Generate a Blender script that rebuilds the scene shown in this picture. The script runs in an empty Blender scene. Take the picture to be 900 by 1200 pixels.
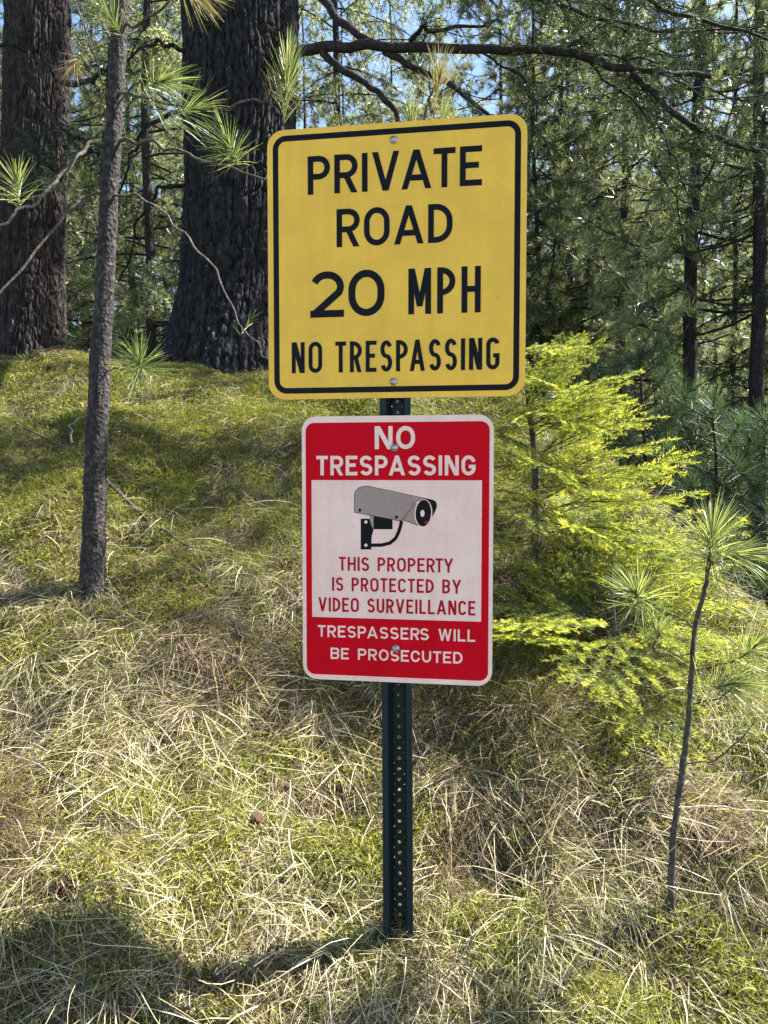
import bpy, math, random
import numpy as np
from mathutils import Vector, Matrix
PI = math.pi
C = bpy.context.scene.collection
RNG = np.random.default_rng(7)
random.seed(7)

# ------------------------------------------------------------------ camera
EYE = np.array([0.0, 0.0, 1.5])
PITCH, FPX = 0.05, 900.0
sc = bpy.context.scene
cam = bpy.data.cameras.new('camera')
cam.sensor_fit = 'VERTICAL'; cam.sensor_height = 24.0; cam.lens = 24.0 * FPX / 1200.0
cam.clip_start = 0.05; cam.clip_end = 600
camo = bpy.data.objects.new('camera', cam); C.objects.link(camo)
camo.location = EYE; camo.rotation_euler = (PI / 2 - PITCH, 0, 0)
sc.camera = camo
# ------------------------------------------------------------------ light
SUN_AZ, SUN_EL = math.radians(15), math.radians(50)      # azimuth measured from +x towards +y
sdir = Vector((math.cos(SUN_EL) * math.cos(SUN_AZ), math.cos(SUN_EL) * math.sin(SUN_AZ), math.sin(SUN_EL)))
sl = bpy.data.lights.new('sun', 'SUN'); sl.energy = 5.0; sl.angle = math.radians(0.53); sl.color = (1.0, 0.965, 0.90)
so = bpy.data.objects.new('sun', sl); C.objects.link(so)
so.rotation_euler = (-sdir).to_track_quat('-Z', 'Y').to_euler(); so.location = (6, 3, 9)
w = bpy.data.worlds.new('World'); sc.world = w; w.use_nodes = True
nt = w.node_tree; bg = nt.nodes['Background']
sky = nt.nodes.new('ShaderNodeTexSky'); sky.sky_type = 'NISHITA'; sky.sun_disc = False
sky.sun_elevation = SUN_EL; sky.sun_rotation = PI / 2 - SUN_AZ
sky.air_density = 1.0; sky.dust_density = 1.0; sky.ozone_density = 1.5; sky.altitude = 600
nt.links.new(sky.outputs[0], bg.inputs[0]); bg.inputs[1].default_value = 0.07
sc.view_settings.view_transform = 'Standard'; sc.view_settings.look = 'None'
sc.view_settings.exposure = 2.3; sc.view_settings.gamma = 1.0
sc.cycles.max_bounces = 5; sc.cycles.diffuse_bounces = 3; sc.cycles.transmission_bounces = 3; sc.cycles.glossy_bounces = 1
sc.cycles.use_adaptive_sampling = True; sc.cycles.adaptive_threshold = .025

# ------------------------------------------------------------------ noise
_T = np.random.default_rng(99).random((64, 64, 64)).astype(np.float64)
def vnoise(x, y, z=0.0):
    x, y, z = np.broadcast_arrays(np.asarray(x, float), np.asarray(y, float), np.asarray(z, float))
    xi, yi, zi = np.floor(x).astype(int), np.floor(y).astype(int), np.floor(z).astype(int)
    fx, fy, fz = x - xi, y - yi, z - zi
    fx, fy, fz = [f * f * (3 - 2 * f) for f in (fx, fy, fz)]
    r = 0
    for a in (0, 1):
        for b in (0, 1):
            for c in (0, 1):
                r = r + _T[(xi + a) % 64, (yi + b) % 64, (zi + c) % 64] * (fx if a else 1 - fx) * (fy if b else 1 - fy) * (fz if c else 1 - fz)
    return r * 2 - 1
def fbm(x, y, z=0.0, o=4):
    r, a = 0, 1.0
    for i in range(o):
        r = r + a * vnoise(np.asarray(x) * 2 ** i + 17 * i, np.asarray(y) * 2 ** i + 5 * i, np.asarray(z) * 2 ** i + 3 * i); a *= .5
    return r / 1.8
def sstep(a, b, x):
    t = np.clip((x - a) / (b - a), 0, 1); return t * t * (3 - 2 * t)

# ------------------------------------------------------------------ materials
def mat(name):
    m = bpy.data.materials.new(name); m.use_nodes = True
    n = m.node_tree.nodes; return m, n, m.node_tree.links, n['Principled BSDF']
def nd(n, t, **k):
    o = n.new(t)
    for a, b in k.items():
        if a.startswith('_'): o.inputs[a[1:]].default_value = b
        else: setattr(o, a, b)
    return o
def ramp(n, stops):
    r = n.new('ShaderNodeValToRGB'); e = r.color_ramp.elements
    while len(e) > 1: e.remove(e[-1])
    e[0].position = stops[0][0]; e[0].color = (*stops[0][1], 1)
    for p, c in stops[1:]:
        q = e.new(p); q.color = (*c, 1)
    return r
def leafmat(name, stops, trans=0.4, rough=0.45, tcol=None, spec=0.35):
    """thin foliage: tint attribute picks the colour, part of the light passes through"""
    m, n, l, p = mat(name)
    at = nd(n, 'ShaderNodeAttribute', attribute_name='tint')
    oi = n.new('ShaderNodeObjectInfo')
    ad = nd(n, 'ShaderNodeMath', operation='MULTIPLY_ADD'); ad.inputs[1].default_value = .22
    l.new(oi.outputs['Random'], ad.inputs[0]); 
    sb = nd(n, 'ShaderNodeMath', operation='SUBTRACT'); sb.inputs[1].default_value = .11
    l.new(at.outputs['Fac'], sb.inputs[0]); l.new(sb.outputs[0], ad.inputs[2])
    r = ramp(n, stops); l.new(ad.outputs[0], r.inputs[0])
    l.new(r.outputs[0], p.inputs['Base Color'])
    p.inputs['Roughness'].default_value = rough
    p.inputs['Specular IOR Level'].default_value = spec
    t = n.new('ShaderNodeBsdfTranslucent')
    mc = nd(n, 'ShaderNodeMix', data_type='RGBA', blend_type='MULTIPLY'); mc.inputs[0].default_value = 1
    l.new(r.outputs[0], mc.inputs[6]); mc.inputs[7].default_value = (*(tcol or (1.3, 1.35, .7)), 1)
    l.new(mc.outputs[2], t.inputs[0])
    mx = n.new('ShaderNodeMixShader'); mx.inputs[0].default_value = trans
    l.new(p.outputs[0], mx.inputs[1]); l.new(t.outputs[0], mx.inputs[2])
    l.new(mx.outputs[0], n['Material Output'].inputs[0])
    return m
def barkmat(name, c0, c1, c2, scale=18, stretch=.35, bump=.012, lichen=0.0):
    m, n, l, p = mat(name)
    tc = n.new('ShaderNodeTexCoord'); mp = nd(n, 'ShaderNodeMapping'); mp.inputs['Scale'].default_value = (1, 1, stretch)
    l.new(tc.outputs['Object'], mp.inputs[0])
    no = nd(n, 'ShaderNodeTexNoise', _Scale=scale, _Detail=8, _Roughness=.65); l.new(mp.outputs[0], no.inputs[0])
    vo = nd(n, 'ShaderNodeTexVoronoi', _Scale=scale * 1.6); l.new(mp.outputs[0], vo.inputs[0])
    r = ramp(n, [(.28, c0), (.5, c1), (.72, c2)]); l.new(no.outputs[0], r.inputs[0])
    out = r.outputs[0]
    if lichen:
        n2 = nd(n, 'ShaderNodeTexNoise', _Scale=scale * .9, _Detail=10, _Roughness=.75); l.new(tc.outputs['Object'], n2.inputs[0])
        r2 = ramp(n, [(.60, (0, 0, 0)), (.66, (lichen,) * 3)]); l.new(n2.outputs[0], r2.inputs[0])
        mx = nd(n, 'ShaderNodeMix', data_type='RGBA'); l.new(r2.outputs[0], mx.inputs[0]); l.new(out, mx.inputs[6]); mx.inputs[7].default_value = (.26, .29, .25, 1)
        out = mx.outputs[2]
    l.new(out, p.inputs['Base Color']); p.inputs['Roughness'].default_value = .92; p.inputs['Specular IOR Level'].default_value = .2
    ad = nd(n, 'ShaderNodeMath', operation='ADD'); l.new(no.outputs[0], ad.inputs[0]); l.new(vo.outputs[0], ad.inputs[1])
    b = nd(n, 'ShaderNodeBump', _Strength=.9, _Distance=bump); l.new(ad.outputs[0], b.inputs['Height']); l.new(b.outputs[0], p.inputs['Normal'])
    return m
def flat(name, c, rough=.5, metal=0, spec=.5, grain=0):
    m, n, l, p = mat(name)
    p.inputs['Base Color'].default_value = (*c, 1); p.inputs['Roughness'].default_value = rough; p.inputs['Metallic'].default_value = metal
    p.inputs['Specular IOR Level'].default_value = spec
    tc = n.new('ShaderNodeTexCoord')
    no = nd(n, 'ShaderNodeTexNoise', _Scale=9.0, _Detail=7, _Roughness=.6); l.new(tc.outputs['Object'], no.inputs[0])
    r = ramp(n, [(.3, tuple(x * .9 for x in c)), (.7, tuple(min(1, x * 1.07) for x in c))]); l.new(no.outputs[0], r.inputs[0])
    out = r.outputs[0]
    if grain:                                   # fine cells of reflective sheeting
        vo = nd(n, 'ShaderNodeTexVoronoi', _Scale=420.0, feature='DISTANCE_TO_EDGE'); l.new(tc.outputs['Object'], vo.inputs[0])
        r2 = ramp(n, [(.02, (1 - grain,) * 3), (.12, (1, 1, 1))]); l.new(vo.outputs[0], r2.inputs[0])
        mx = nd(n, 'ShaderNodeMix', data_type='RGBA', blend_type='MULTIPLY'); mx.inputs[0].default_value = 1
        l.new(out, mx.inputs[6]); l.new(r2.outputs[0], mx.inputs[7]); out = mx.outputs[2]
        sp = nd(n, 'ShaderNodeTexNoise', _Scale=85.0, _Detail=3, _Roughness=.5); l.new(tc.outputs['Object'], sp.inputs[0])      # specks of dirt
        r3 = ramp(n, [(.70, (1, 1, 1)), (.76, (.62, .58, .52))]); l.new(sp.outputs[0], r3.inputs[0])
        m3 = nd(n, 'ShaderNodeMix', data_type='RGBA', blend_type='MULTIPLY'); m3.inputs[0].default_value = 1
        l.new(out, m3.inputs[6]); l.new(r3.outputs[0], m3.inputs[7]); out = m3.outputs[2]
        mp = nd(n, 'ShaderNodeMapping'); mp.inputs['Scale'].default_value = (14, .8, 1); l.new(tc.outputs['Object'], mp.inputs[0])    # faint rain streaks
        st_ = nd(n, 'ShaderNodeTexNoise', _Scale=2.0, _Detail=6, _Roughness=.6); l.new(mp.outputs[0], st_.inputs[0])
        r4 = ramp(n, [(.38, (.945, .94, .93)), (.56, (1, 1, 1))]); l.new(st_.outputs[0], r4.inputs[0])
        m4 = nd(n, 'ShaderNodeMix', data_type='RGBA', blend_type='MULTIPLY'); m4.inputs[0].default_value = 1
        l.new(out, m4.inputs[6]); l.new(r4.outputs[0], m4.inputs[7]); out = m4.outputs[2]
    l.new(out, p.inputs['Base Color'])
    rr = ramp(n, [(.3, (rough * .8,) * 3), (.7, (min(1, rough * 1.25),) * 3)]); l.new(no.outputs[0], rr.inputs[0]); l.new(rr.outputs[0], p.inputs['Roughness'])
    return m

M = {}
M['pine'] = leafmat('pine_needle_green', [(0, (.04, .06, .03)), (.35, (.11, .14, .055)), (.7, (.25, .28, .11)), (.93, (.45, .45, .24)), (1, (.36, .26, .13))], .4, .33)
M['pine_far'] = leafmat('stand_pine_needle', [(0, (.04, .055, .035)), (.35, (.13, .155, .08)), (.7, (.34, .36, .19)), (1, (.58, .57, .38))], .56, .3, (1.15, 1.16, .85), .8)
M['pine_blue'] = leafmat('shaded_pine_needle', [(0, (.025, .045, .03)), (.5, (.055, .09, .05)), (1, (.12, .17, .08))], .3)  # darker copy of the pine needle, shade included in the colour
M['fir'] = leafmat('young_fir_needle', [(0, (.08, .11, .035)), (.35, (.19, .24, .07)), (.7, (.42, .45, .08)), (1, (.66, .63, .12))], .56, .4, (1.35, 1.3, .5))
M['fir_dark'] = leafmat('old_and_shaded_fir_needle', [(0, (.025, .045, .025)), (.5, (.05, .085, .04)), (.85, (.10, .14, .05)), (1, (.16, .19, .06))], .3, .5)  # dark needles of the great firs; also puts shade into some stand firs
M['brown'] = leafmat('dry_pine_needle', [(0, (.12, .075, .04)), (.5, (.22, .155, .08)), (1, (.28, .26, .12))], .35)
M['straw'] = leafmat('dry_grass_blade', [(0, (.05, .034, .022)), (.3, (.17, .13, .07)), (.6, (.46, .39, .225)), (1, (.86, .78, .52))], .28, .5, (1.15, 1.08, .8), .3)
M['straw_brown'] = leafmat('brown_thatch_blade', [(0, (.03, .02, .014)), (.4, (.11, .075, .045)), (.75, (.24, .17, .10)), (1, (.44, .35, .22))], .2, .6, (1.1, 1, .8), .2)
M['grass'] = leafmat('green_grass_blade', [(0, (.045, .06, .018)), (.4, (.16, .19, .035)), (.75, (.39, .40, .09)), (1, (.6, .55, .22))], .4, .5, (1.3, 1.35, .6), .3)
M['moss'] = leafmat('moss_frond', [(0, (.025, .025, .01)), (.45, (.16, .165, .03)), (1, (.44, .42, .08))], .35, .7, (1.3, 1.3, .6), .15)
M['litter'] = leafmat('dead_leaf_litter', [(0, (.05, .035, .025)), (.5, (.14, .09, .06)), (1, (.30, .22, .15))], .1, .8, (1, .9, .7), .2)
M['bark_big'] = barkmat('furrowed_bark', (.008, .008, .009), (.022, .021, .024), (.062, .058, .062), 34, .35, .02, .45)
M['bark_old'] = barkmat('brown_furrowed_bark', (.013, .010, .010), (.038, .029, .027), (.088, .070, .064), 34, .35, .02, .25)
M['bark_young'] = barkmat('young_pine_bark', (.012, .010, .010), (.035, .029, .030), (.10, .088, .088), 60, .8, .006, .5)
M['twig'] = barkmat('twig_bark', (.03, .024, .022), (.07, .058, .05), (.15, .13, .115), 90, .6, .002)
M['twig_dark'] = barkmat('dark_branch_bark', (.010, .008, .009), (.022, .018, .019), (.055, .045, .044), 40, .6, .004)
M['stick'] = barkmat('weathered_stick', (.12, .10, .085), (.25, .215, .18), (.40, .36, .31), 60, .5, .003)
M['cone'] = flat('cone_scale_brown', (.07, .038, .022), .75, 0, .2)
M['yellow'] = flat('yellow_sheeting', (.90, .53, .075), .40, 0, .15, .06)
M['black'] = flat('black_print', (.005, .006, .010), .45, 0, .12)
M['white'] = flat('white_sheeting', (1.0, .66, .60), .45, 0, .25, .13)
M['red'] = flat('red_print', (.62, .002, .014), .45, 0, .06, .10)
M['redtext'] = flat('red_lettering', (.44, .003, .02), .45, 0, .08)
M['greyprint'] = flat('grey_dot_print', (.42, .30, .28), .4, 0, .2, .45)
M['metal'] = flat('zinc_bolt', (.42, .42, .42), .42, 1.0)
M['alu'] = flat('aluminium_sheet', (.55, .55, .56), .45, 1.0)
M['post'] = flat('dark_green_enamel', (.009, .020, .025), .5, 0, .22)
# ground
def groundmat():
    m, n, l, p = mat('bank_soil')
    tc = n.new('ShaderNodeTexCoord')
    a = nd(n, 'ShaderNodeTexNoise', _Scale=3.0, _Detail=9, _Roughness=.7); l.new(tc.outputs['Object'], a.inputs[0])
    b = nd(n, 'ShaderNodeTexNoise', _Scale=45.0, _Detail=9, _Roughness=.75); l.new(tc.outputs['Object'], b.inputs[0])
    r1 = ramp(n, [(.3, (.02, .015, .01)), (.5, (.06, .045, .03)), (.7, (.15, .12, .08))]); l.new(b.outputs[0], r1.inputs[0])
    r2 = ramp(n, [(.3, (.05, .05, .02)), (.5, (.12, .14, .035)), (.7, (.24, .25, .07))]); l.new(b.outputs[0], r2.inputs[0])
    r3 = ramp(n, [(.42, (0, 0, 0)), (.6, (1, 1, 1))]); l.new(a.outputs[0], r3.inputs[0])
    mx = nd(n, 'ShaderNodeMix', data_type='RGBA'); l.new(r3.outputs[0], mx.inputs[0]); l.new(r1.outputs[0], mx.inputs[6]); l.new(r2.outputs[0], mx.inputs[7])
    l.new(mx.outputs[2], p.inputs['Base Color']); p.inputs['Roughness'].default_value = .95
    bu = nd(n, 'ShaderNodeBump', _Strength=1.0, _Distance=.02); l.new(b.outputs[0], bu.inputs['Height']); l.new(bu.outputs[0], p.inputs['Normal'])
    return m
M['soil'] = groundmat()

# ------------------------------------------------------------------ mesh helpers
class Geo:
    def __init__(s): s.v = []; s.f = []; s.t = []; s.n = 0; s.smooth = []
    def add(s, v, faces, tint=0.5, smooth=False):
        v = np.asarray(v, float).reshape(-1, 3); faces = np.asarray(faces, int)
        s.v.append(v); s.f.append(faces + s.n); s.n += len(v)
        s.t.append(np.broadcast_to(np.asarray(tint, float), (len(v),)).copy()); s.smooth.append(smooth)
        return s
    def ribbons(s, P, W, side, tint):
        """P (N,K,3) centre lines, W (N,K) widths, side (N,3) unit"""
        N, K, _ = P.shape
        o = side[:, None, :] * W[:, :, None] * .5
        V = np.stack([P - o, P + o], 2).reshape(N * K * 2, 3)
        b = (np.arange(N)[:, None] * K + np.arange(K - 1)[None]) * 2
        F = np.stack([b, b + 1, b + 3, b + 2], -1).reshape(-1, 4)
        s.add(V, F, np.repeat(tint, K * 2))
    def needles(s, B, D, L, W, tint):
        """single triangles from base B along D"""
        N = len(B)
        r = RNG.normal(size=(N, 3)); sd = np.cross(D, r); sd /= np.linalg.norm(sd, axis=1)[:, None] + 1e-9
        L = np.broadcast_to(L, (N,))[:, None]; W = np.broadcast_to(W, (N,))[:, None]
        V = np.stack([B - sd * W / 2, B + sd * W / 2, B + D * L], 1).reshape(-1, 3)
        s.add(V, np.arange(3 * N).reshape(-1, 3), np.repeat(tint, 3))
    def tube(s, path, rad, sides=8, tint=.5, cap=True):
        path = np.asarray(path, float); K = len(path); rad = np.broadcast_to(rad, (K,))
        tg = np.gradient(path, axis=0); tg /= np.linalg.norm(tg, axis=1)[:, None] + 1e-12
        up = np.array([0, 0, 1.]) if abs(tg[0][2]) < .9 else np.array([1., 0, 0])
        V = []
        a = np.cross(tg[0], up); a /= np.linalg.norm(a)
        th = np.arange(sides) / sides * 2 * PI
        for i in range(K):
            a = a - tg[i] * np.dot(a, tg[i]); a /= np.linalg.norm(a); b = np.cross(tg[i], a)
            V.append(path[i] + rad[i] * (np.cos(th)[:, None] * a + np.sin(th)[:, None] * b))
        V = np.concatenate(V)
        i, j = np.meshgrid(np.arange(K - 1), np.arange(sides), indexing='ij'); j2 = (j + 1) % sides
        F = np.stack([i * sides + j, i * sides + j2, (i + 1) * sides + j2, (i + 1) * sides + j], -1).reshape(-1, 4)
        s.add(V, F, tint, True)
        if cap:
            c = np.vstack([V[-sides:], path[-1:]]); s.add(c, np.array([[q, (q + 1) % sides, sides] for q in range(sides)]), tint)
        return s
    def mesh(s, name, m):
        me = bpy.data.meshes.new(name)
        V = np.concatenate(s.v); me.vertices.add(len(V)); me.vertices.foreach_set('co', V.ravel().astype(np.float32))
        lv = np.concatenate([f.ravel() for f in s.f]); tot = np.concatenate([np.full(len(f), f.shape[1]) for f in s.f])
        st = np.concatenate([[0], np.cumsum(tot)[:-1]])
        me.loops.add(len(lv)); me.loops.foreach_set('vertex_index', lv.astype(np.int32))
        me.polygons.add(len(tot)); me.polygons.foreach_set('loop_start', st.astype(np.int32)); me.polygons.foreach_set('loop_total', tot.astype(np.int32))
        sm = np.concatenate([np.full(len(f), k) for f, k in zip(s.f, s.smooth)])
        me.update(calc_edges=True); me.polygons.foreach_set('use_smooth', sm.astype(bool))
        at = me.attributes.new('tint', 'FLOAT', 'POINT'); at.data.foreach_set('value', np.concatenate(s.t).astype(np.float32))
        for q in (m if isinstance(m, (list, tuple)) else [m]): me.materials.append(q)
        me.validate(); return me
def link(name, data, parent=None, loc=None, rot=None):
    for attempt in range(6):        # Blender now and then fails to wrap a new object; asking again works
        try: o = bpy.data.objects.new(name, data); break
        except MemoryError: continue
    C.objects.link(o)
    if parent: o.parent = parent
    if loc is not None: o.location = Vector(loc)
    if rot is not None: o.rotation_euler = rot
    return o
def part(name, geo, m, parent, label=None):
    o = link(name, geo.mesh(name, m), parent)
    if label: o['label'] = label
    return o
def tag(o, label, cat, group=None):
    o['label'] = label; o['category'] = cat
    if group: o['group'] = group
    return o
def thing(name, loc, label, cat, group=None, rot=None):
    return tag(link(name, None, None, loc, rot), label, cat, group)
def copy_tree(root, loc, rot, scale, label, group):
    r = root.copy(); C.objects.link(r); r.location = loc; r.rotation_euler = rot; r.scale = scale; r['label'] = label; r['group'] = group
    for ch in root.children:
        c = ch.copy(); C.objects.link(c); c.parent = r
    return r
def smooth_path(pts, n=12, jit=0.0, seed=0):
    pts = np.asarray(pts, float)
    if len(pts) == 2: pts = np.stack([pts[0], (pts[0] + pts[1]) / 2, pts[1]])
    P = np.vstack([2 * pts[0] - pts[1], pts, 2 * pts[-1] - pts[-2]]); out = []
    for i in range(1, len(P) - 2):
        for t in np.linspace(0, 1, n, endpoint=False):
            a, b, c, d = P[i - 1:i + 3]
            out.append(.5 * (2 * b + (c - a) * t + (2 * a - 5 * b + 4 * c - d) * t * t + (3 * b - 3 * c + d - a) * t ** 3))
    out.append(pts[-1]); out = np.array(out)
    if jit:
        k = np.arange(len(out)) * .45 + seed * 7.3
        o = np.stack([vnoise(k, seed), vnoise(k, seed + 9.5), vnoise(k, seed + 3.2)], 1) * jit
        o *= sstep(0, 4, np.arange(len(out)))[:, None]; out = out + o
    return out
def unit(v): return v / (np.linalg.norm(v, axis=-1, keepdims=True) + 1e-12)

# ------------------------------------------------------------------ ground
def gz(x, y, fine=True):
    x = np.asarray(x, float); y = np.asarray(y, float)
    bank = .42 + .66 * (y - 1.75) + .10 * np.exp(-(((x + .62) / .35) ** 2 + ((y - 1.66) / .35) ** 2)) + .04 * np.clip(-x, 0, 3)
    hc = 1.5 + .56 - 1.25 * sstep(.45, 1.6, x) - .035 * np.clip(y - 4, 0, 80)
    k = .16; h = np.clip(.5 + .5 * (hc - bank) / k, 0, 1)
    z = hc * (1 - h) + bank * h - k * h * (1 - h)
    lo = 0.0; z = np.where(z > lo + .3, z, lo + .3 * np.exp(np.clip((z - lo - .3) / .3, -20, 0)))
    z = z + .09 * fbm(x * .9, y * .9, 2.2, 3) * sstep(1.9, 3, y)
    if fine:
        z = z + .095 * fbm(x * 2.3 + 5, y * 2.3, 0, 3) + .040 * fbm(x * 7, y * 7 + 3, 1, 3)
    if fine:
        for hx, hy, hr, hd in HOLLOWS: z = z - hd * np.exp(-(((x - hx) / hr) ** 2 + ((y - hy) / (hr * .7)) ** 2))
    if fine: z = z - DIP * np.exp(-((x - .03) ** 2 + (y - 1.75) ** 2) / .2)
    return z
DIP = 0.0; HOLLOWS = []
DIP = float(gz(.03, 1.75)) - .385
def ray(px, py):
    c, s = math.cos(PITCH), math.sin(PITCH)
    f = np.array([0, c, -s]); u = np.array([0, s, c])
    return f * FPX + np.array([px - 450, 0, 0]) - (py - 600) * u
def at(px, py, Y):
    d = ray(px, py); return EYE + d * (Y / d[1])
def hit(px, py):
    d = ray(px, py); t = np.linspace(1.0, 14, 5000); P = EYE + np.outer(t / d[1], d)
    k = np.argmax(P[:, 2] < gz(P[:, 0], P[:, 1])); return P[k]
HOLLOWS = [(*hit(px, py)[:2], r, d) for px, py, r, d in ((305, 715, .15, .075), (35, 850, .16, .08), (555, 1000, .11, .06), (610, 1025, .12, .06), (885, 905, .13, .07), (735, 1105, .12, .05), (215, 800, .08, .05), (380, 960, .07, .05), (20, 470, .3, .10), (330, 560, .22, .07), (520, 860, .08, .05), (120, 980, .08, .04), (700, 950, .08, .04), (150, 640, .1, .05))]
def bare(x, y):  # thinner, browner cover in the hollows; part of their shade is colour
    return np.clip(sum(np.exp(-(((x - hx) / (hr * .8)) ** 2 + ((y - hy) / (hr * .6)) ** 2)) for hx, hy, hr, hd in HOLLOWS), 0, 1)
def axis(*segs):
    return np.unique(np.concatenate([np.arange(a, b, s) for a, b, s in segs]).round(5))
xs = axis((-160, -20, 10), (-20, -4, .8), (-4, 3.6, .028), (3.6, 20, .8), (20, 161, 10))
ys = axis((-60, -4, 8), (-4, .8, .4), (.8, 5.6, .028), (5.6, 20, .5), (20, 200, 9))
X, Y = np.meshgrid(xs, ys)
V = np.stack([X, Y, gz(X, Y)], -1).reshape(-1, 3)
nx, ny = len(xs), len(ys); i, j = np.meshgrid(np.arange(ny - 1), np.arange(nx - 1), indexing='ij'); b = i * nx + j
g = Geo(); g.add(V, np.stack([b, b + 1, b + nx + 1, b + nx], -1).reshape(-1, 4), .5, True)
o = part('ground', g, M['soil'], None); o['kind'] = 'structure'; o['label'] = 'grassy bank of soil and moss rising to the wood'

# ------------------------------------------------------------------ grass
def blades(g, n, root, yaw, spread, length, lift, width, droop, tint, K=5, curl=.25):
    """n blades from root (n,3): yaw heading, lift start angle, droop towards the ground"""
    yaw = yaw + RNG.normal(0, 1, n) * spread
    L = length * RNG.uniform(.45, 1.25, n); el = np.clip(lift + RNG.normal(0, .25, n), .02, 1.5)
    P = [root]; cy = RNG.normal(0, curl, n)
    for k in range(1, K):
        d = np.stack([np.cos(yaw) * np.cos(el), np.sin(yaw) * np.cos(el), np.sin(el)], 1)
        p = P[-1] + d * (L / (K - 1))[:, None]; p[:, 2] = np.maximum(p[:, 2], .003 + RNG.uniform(0, .012, n)); P.append(p)
        el = el - droop * RNG.uniform(.6, 1.4, n) / (K - 1); yaw = yaw + cy / (K - 1) * 2
    P = np.stack(P, 1); W = np.linspace(1, .25, K)[None] * (width * RNG.uniform(.5, 1.3, n))[:, None]
    a = yaw + PI / 2 + RNG.normal(0, .6, n); s = np.stack([np.cos(a), np.sin(a), RNG.normal(0, .4, n)], 1)
    g.ribbons(P, W, unit(s), tint)
def src(name, geo, m): return bpy.data.objects.new(name, geo.mesh(name, m))
def disc(n, r):
    a = RNG.uniform(0, 2 * PI, n); q = r * np.sqrt(RNG.uniform(0, 1, n)); return np.stack([q * np.cos(a), q * np.sin(a), np.zeros(n)], 1)
DN = 0.0     # local +x is downhill
straw_src, grass_src, moss_src, litter_src = [], [], [], []
for k in range(5):
    g = Geo(); n = 46; r = disc(n, .14); r[:, 2] = RNG.uniform(0, .02, n)
    blades(g, n, r, DN, 1.1, .105, .13, .0023, .55, RNG.beta(1.0, 1.5, n), 4, .25); straw_src.append(src('straw_mat', g, M['straw']))
for k in range(3):     # leaning bunches
    g = Geo(); n = 40; r = disc(n, .05)
    blades(g, n, r, DN, .5 + .25 * k, .20, .45, .0024, 1.3, RNG.beta(1.1, 1.4, n), 6, .25); straw_src.append(src('straw_bunch', g, M['straw']))
for k in range(2):     # chaotic fine bits
    g = Geo(); n = 80; r = disc(n, .12); r[:, 2] = RNG.uniform(0, .03, n)
    blades(g, n, r, DN, 3, .06, .25, .0022, .7, RNG.beta(1.0, 1.6, n), 3); straw_src.append(src('straw_bits', g, M['straw']))
for k in range(3):
    g = Geo(); n = 60; r = disc(n, .13)
    blades(g, n, r, DN, .8, .13, .12, .0023, .55, RNG.beta(1.2, 1.4, n), 4, .25); straw_src.append(src('brown_thatch', g, M['straw_brown']))
for k in range(4):
    g = Geo(); n = 60; r = disc(n, .05 + .02 * k)
    blades(g, n, r, DN, 1.6, .048, .95, .0021, 1.5, RNG.beta(1.6, 1.6, n), 4, .6); grass_src.append(src('grass_tuft', g, M['grass']))
for k in range(3):
    g = Geo(); n = 190; r = disc(n, .075); r[:, 2] = RNG.uniform(-.004, .02, n)
    d = unit(np.stack([RNG.normal(0, 1, n), RNG.normal(0, 1, n), RNG.uniform(.1, 1.6, n)], 1))
    g.needles(r, d, RNG.uniform(.007, .02, n), .0034, RNG.beta(2, 2, n)); moss_src.append(src('moss_clump', g, M['moss']))
for k in range(2):
    g = Geo(); n = 60; r = disc(n, .12); r[:, 2] = RNG.uniform(.002, .015, n)
    d = unit(np.stack([RNG.normal(0, 1, n), RNG.normal(0, 1, n), RNG.uniform(-.1, .3, n)], 1))
    g.needles(r, d, RNG.uniform(.015, .05, n), .004, RNG.beta(2, 2, n)); litter_src.append(src('litter', g, M['litter']))
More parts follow.
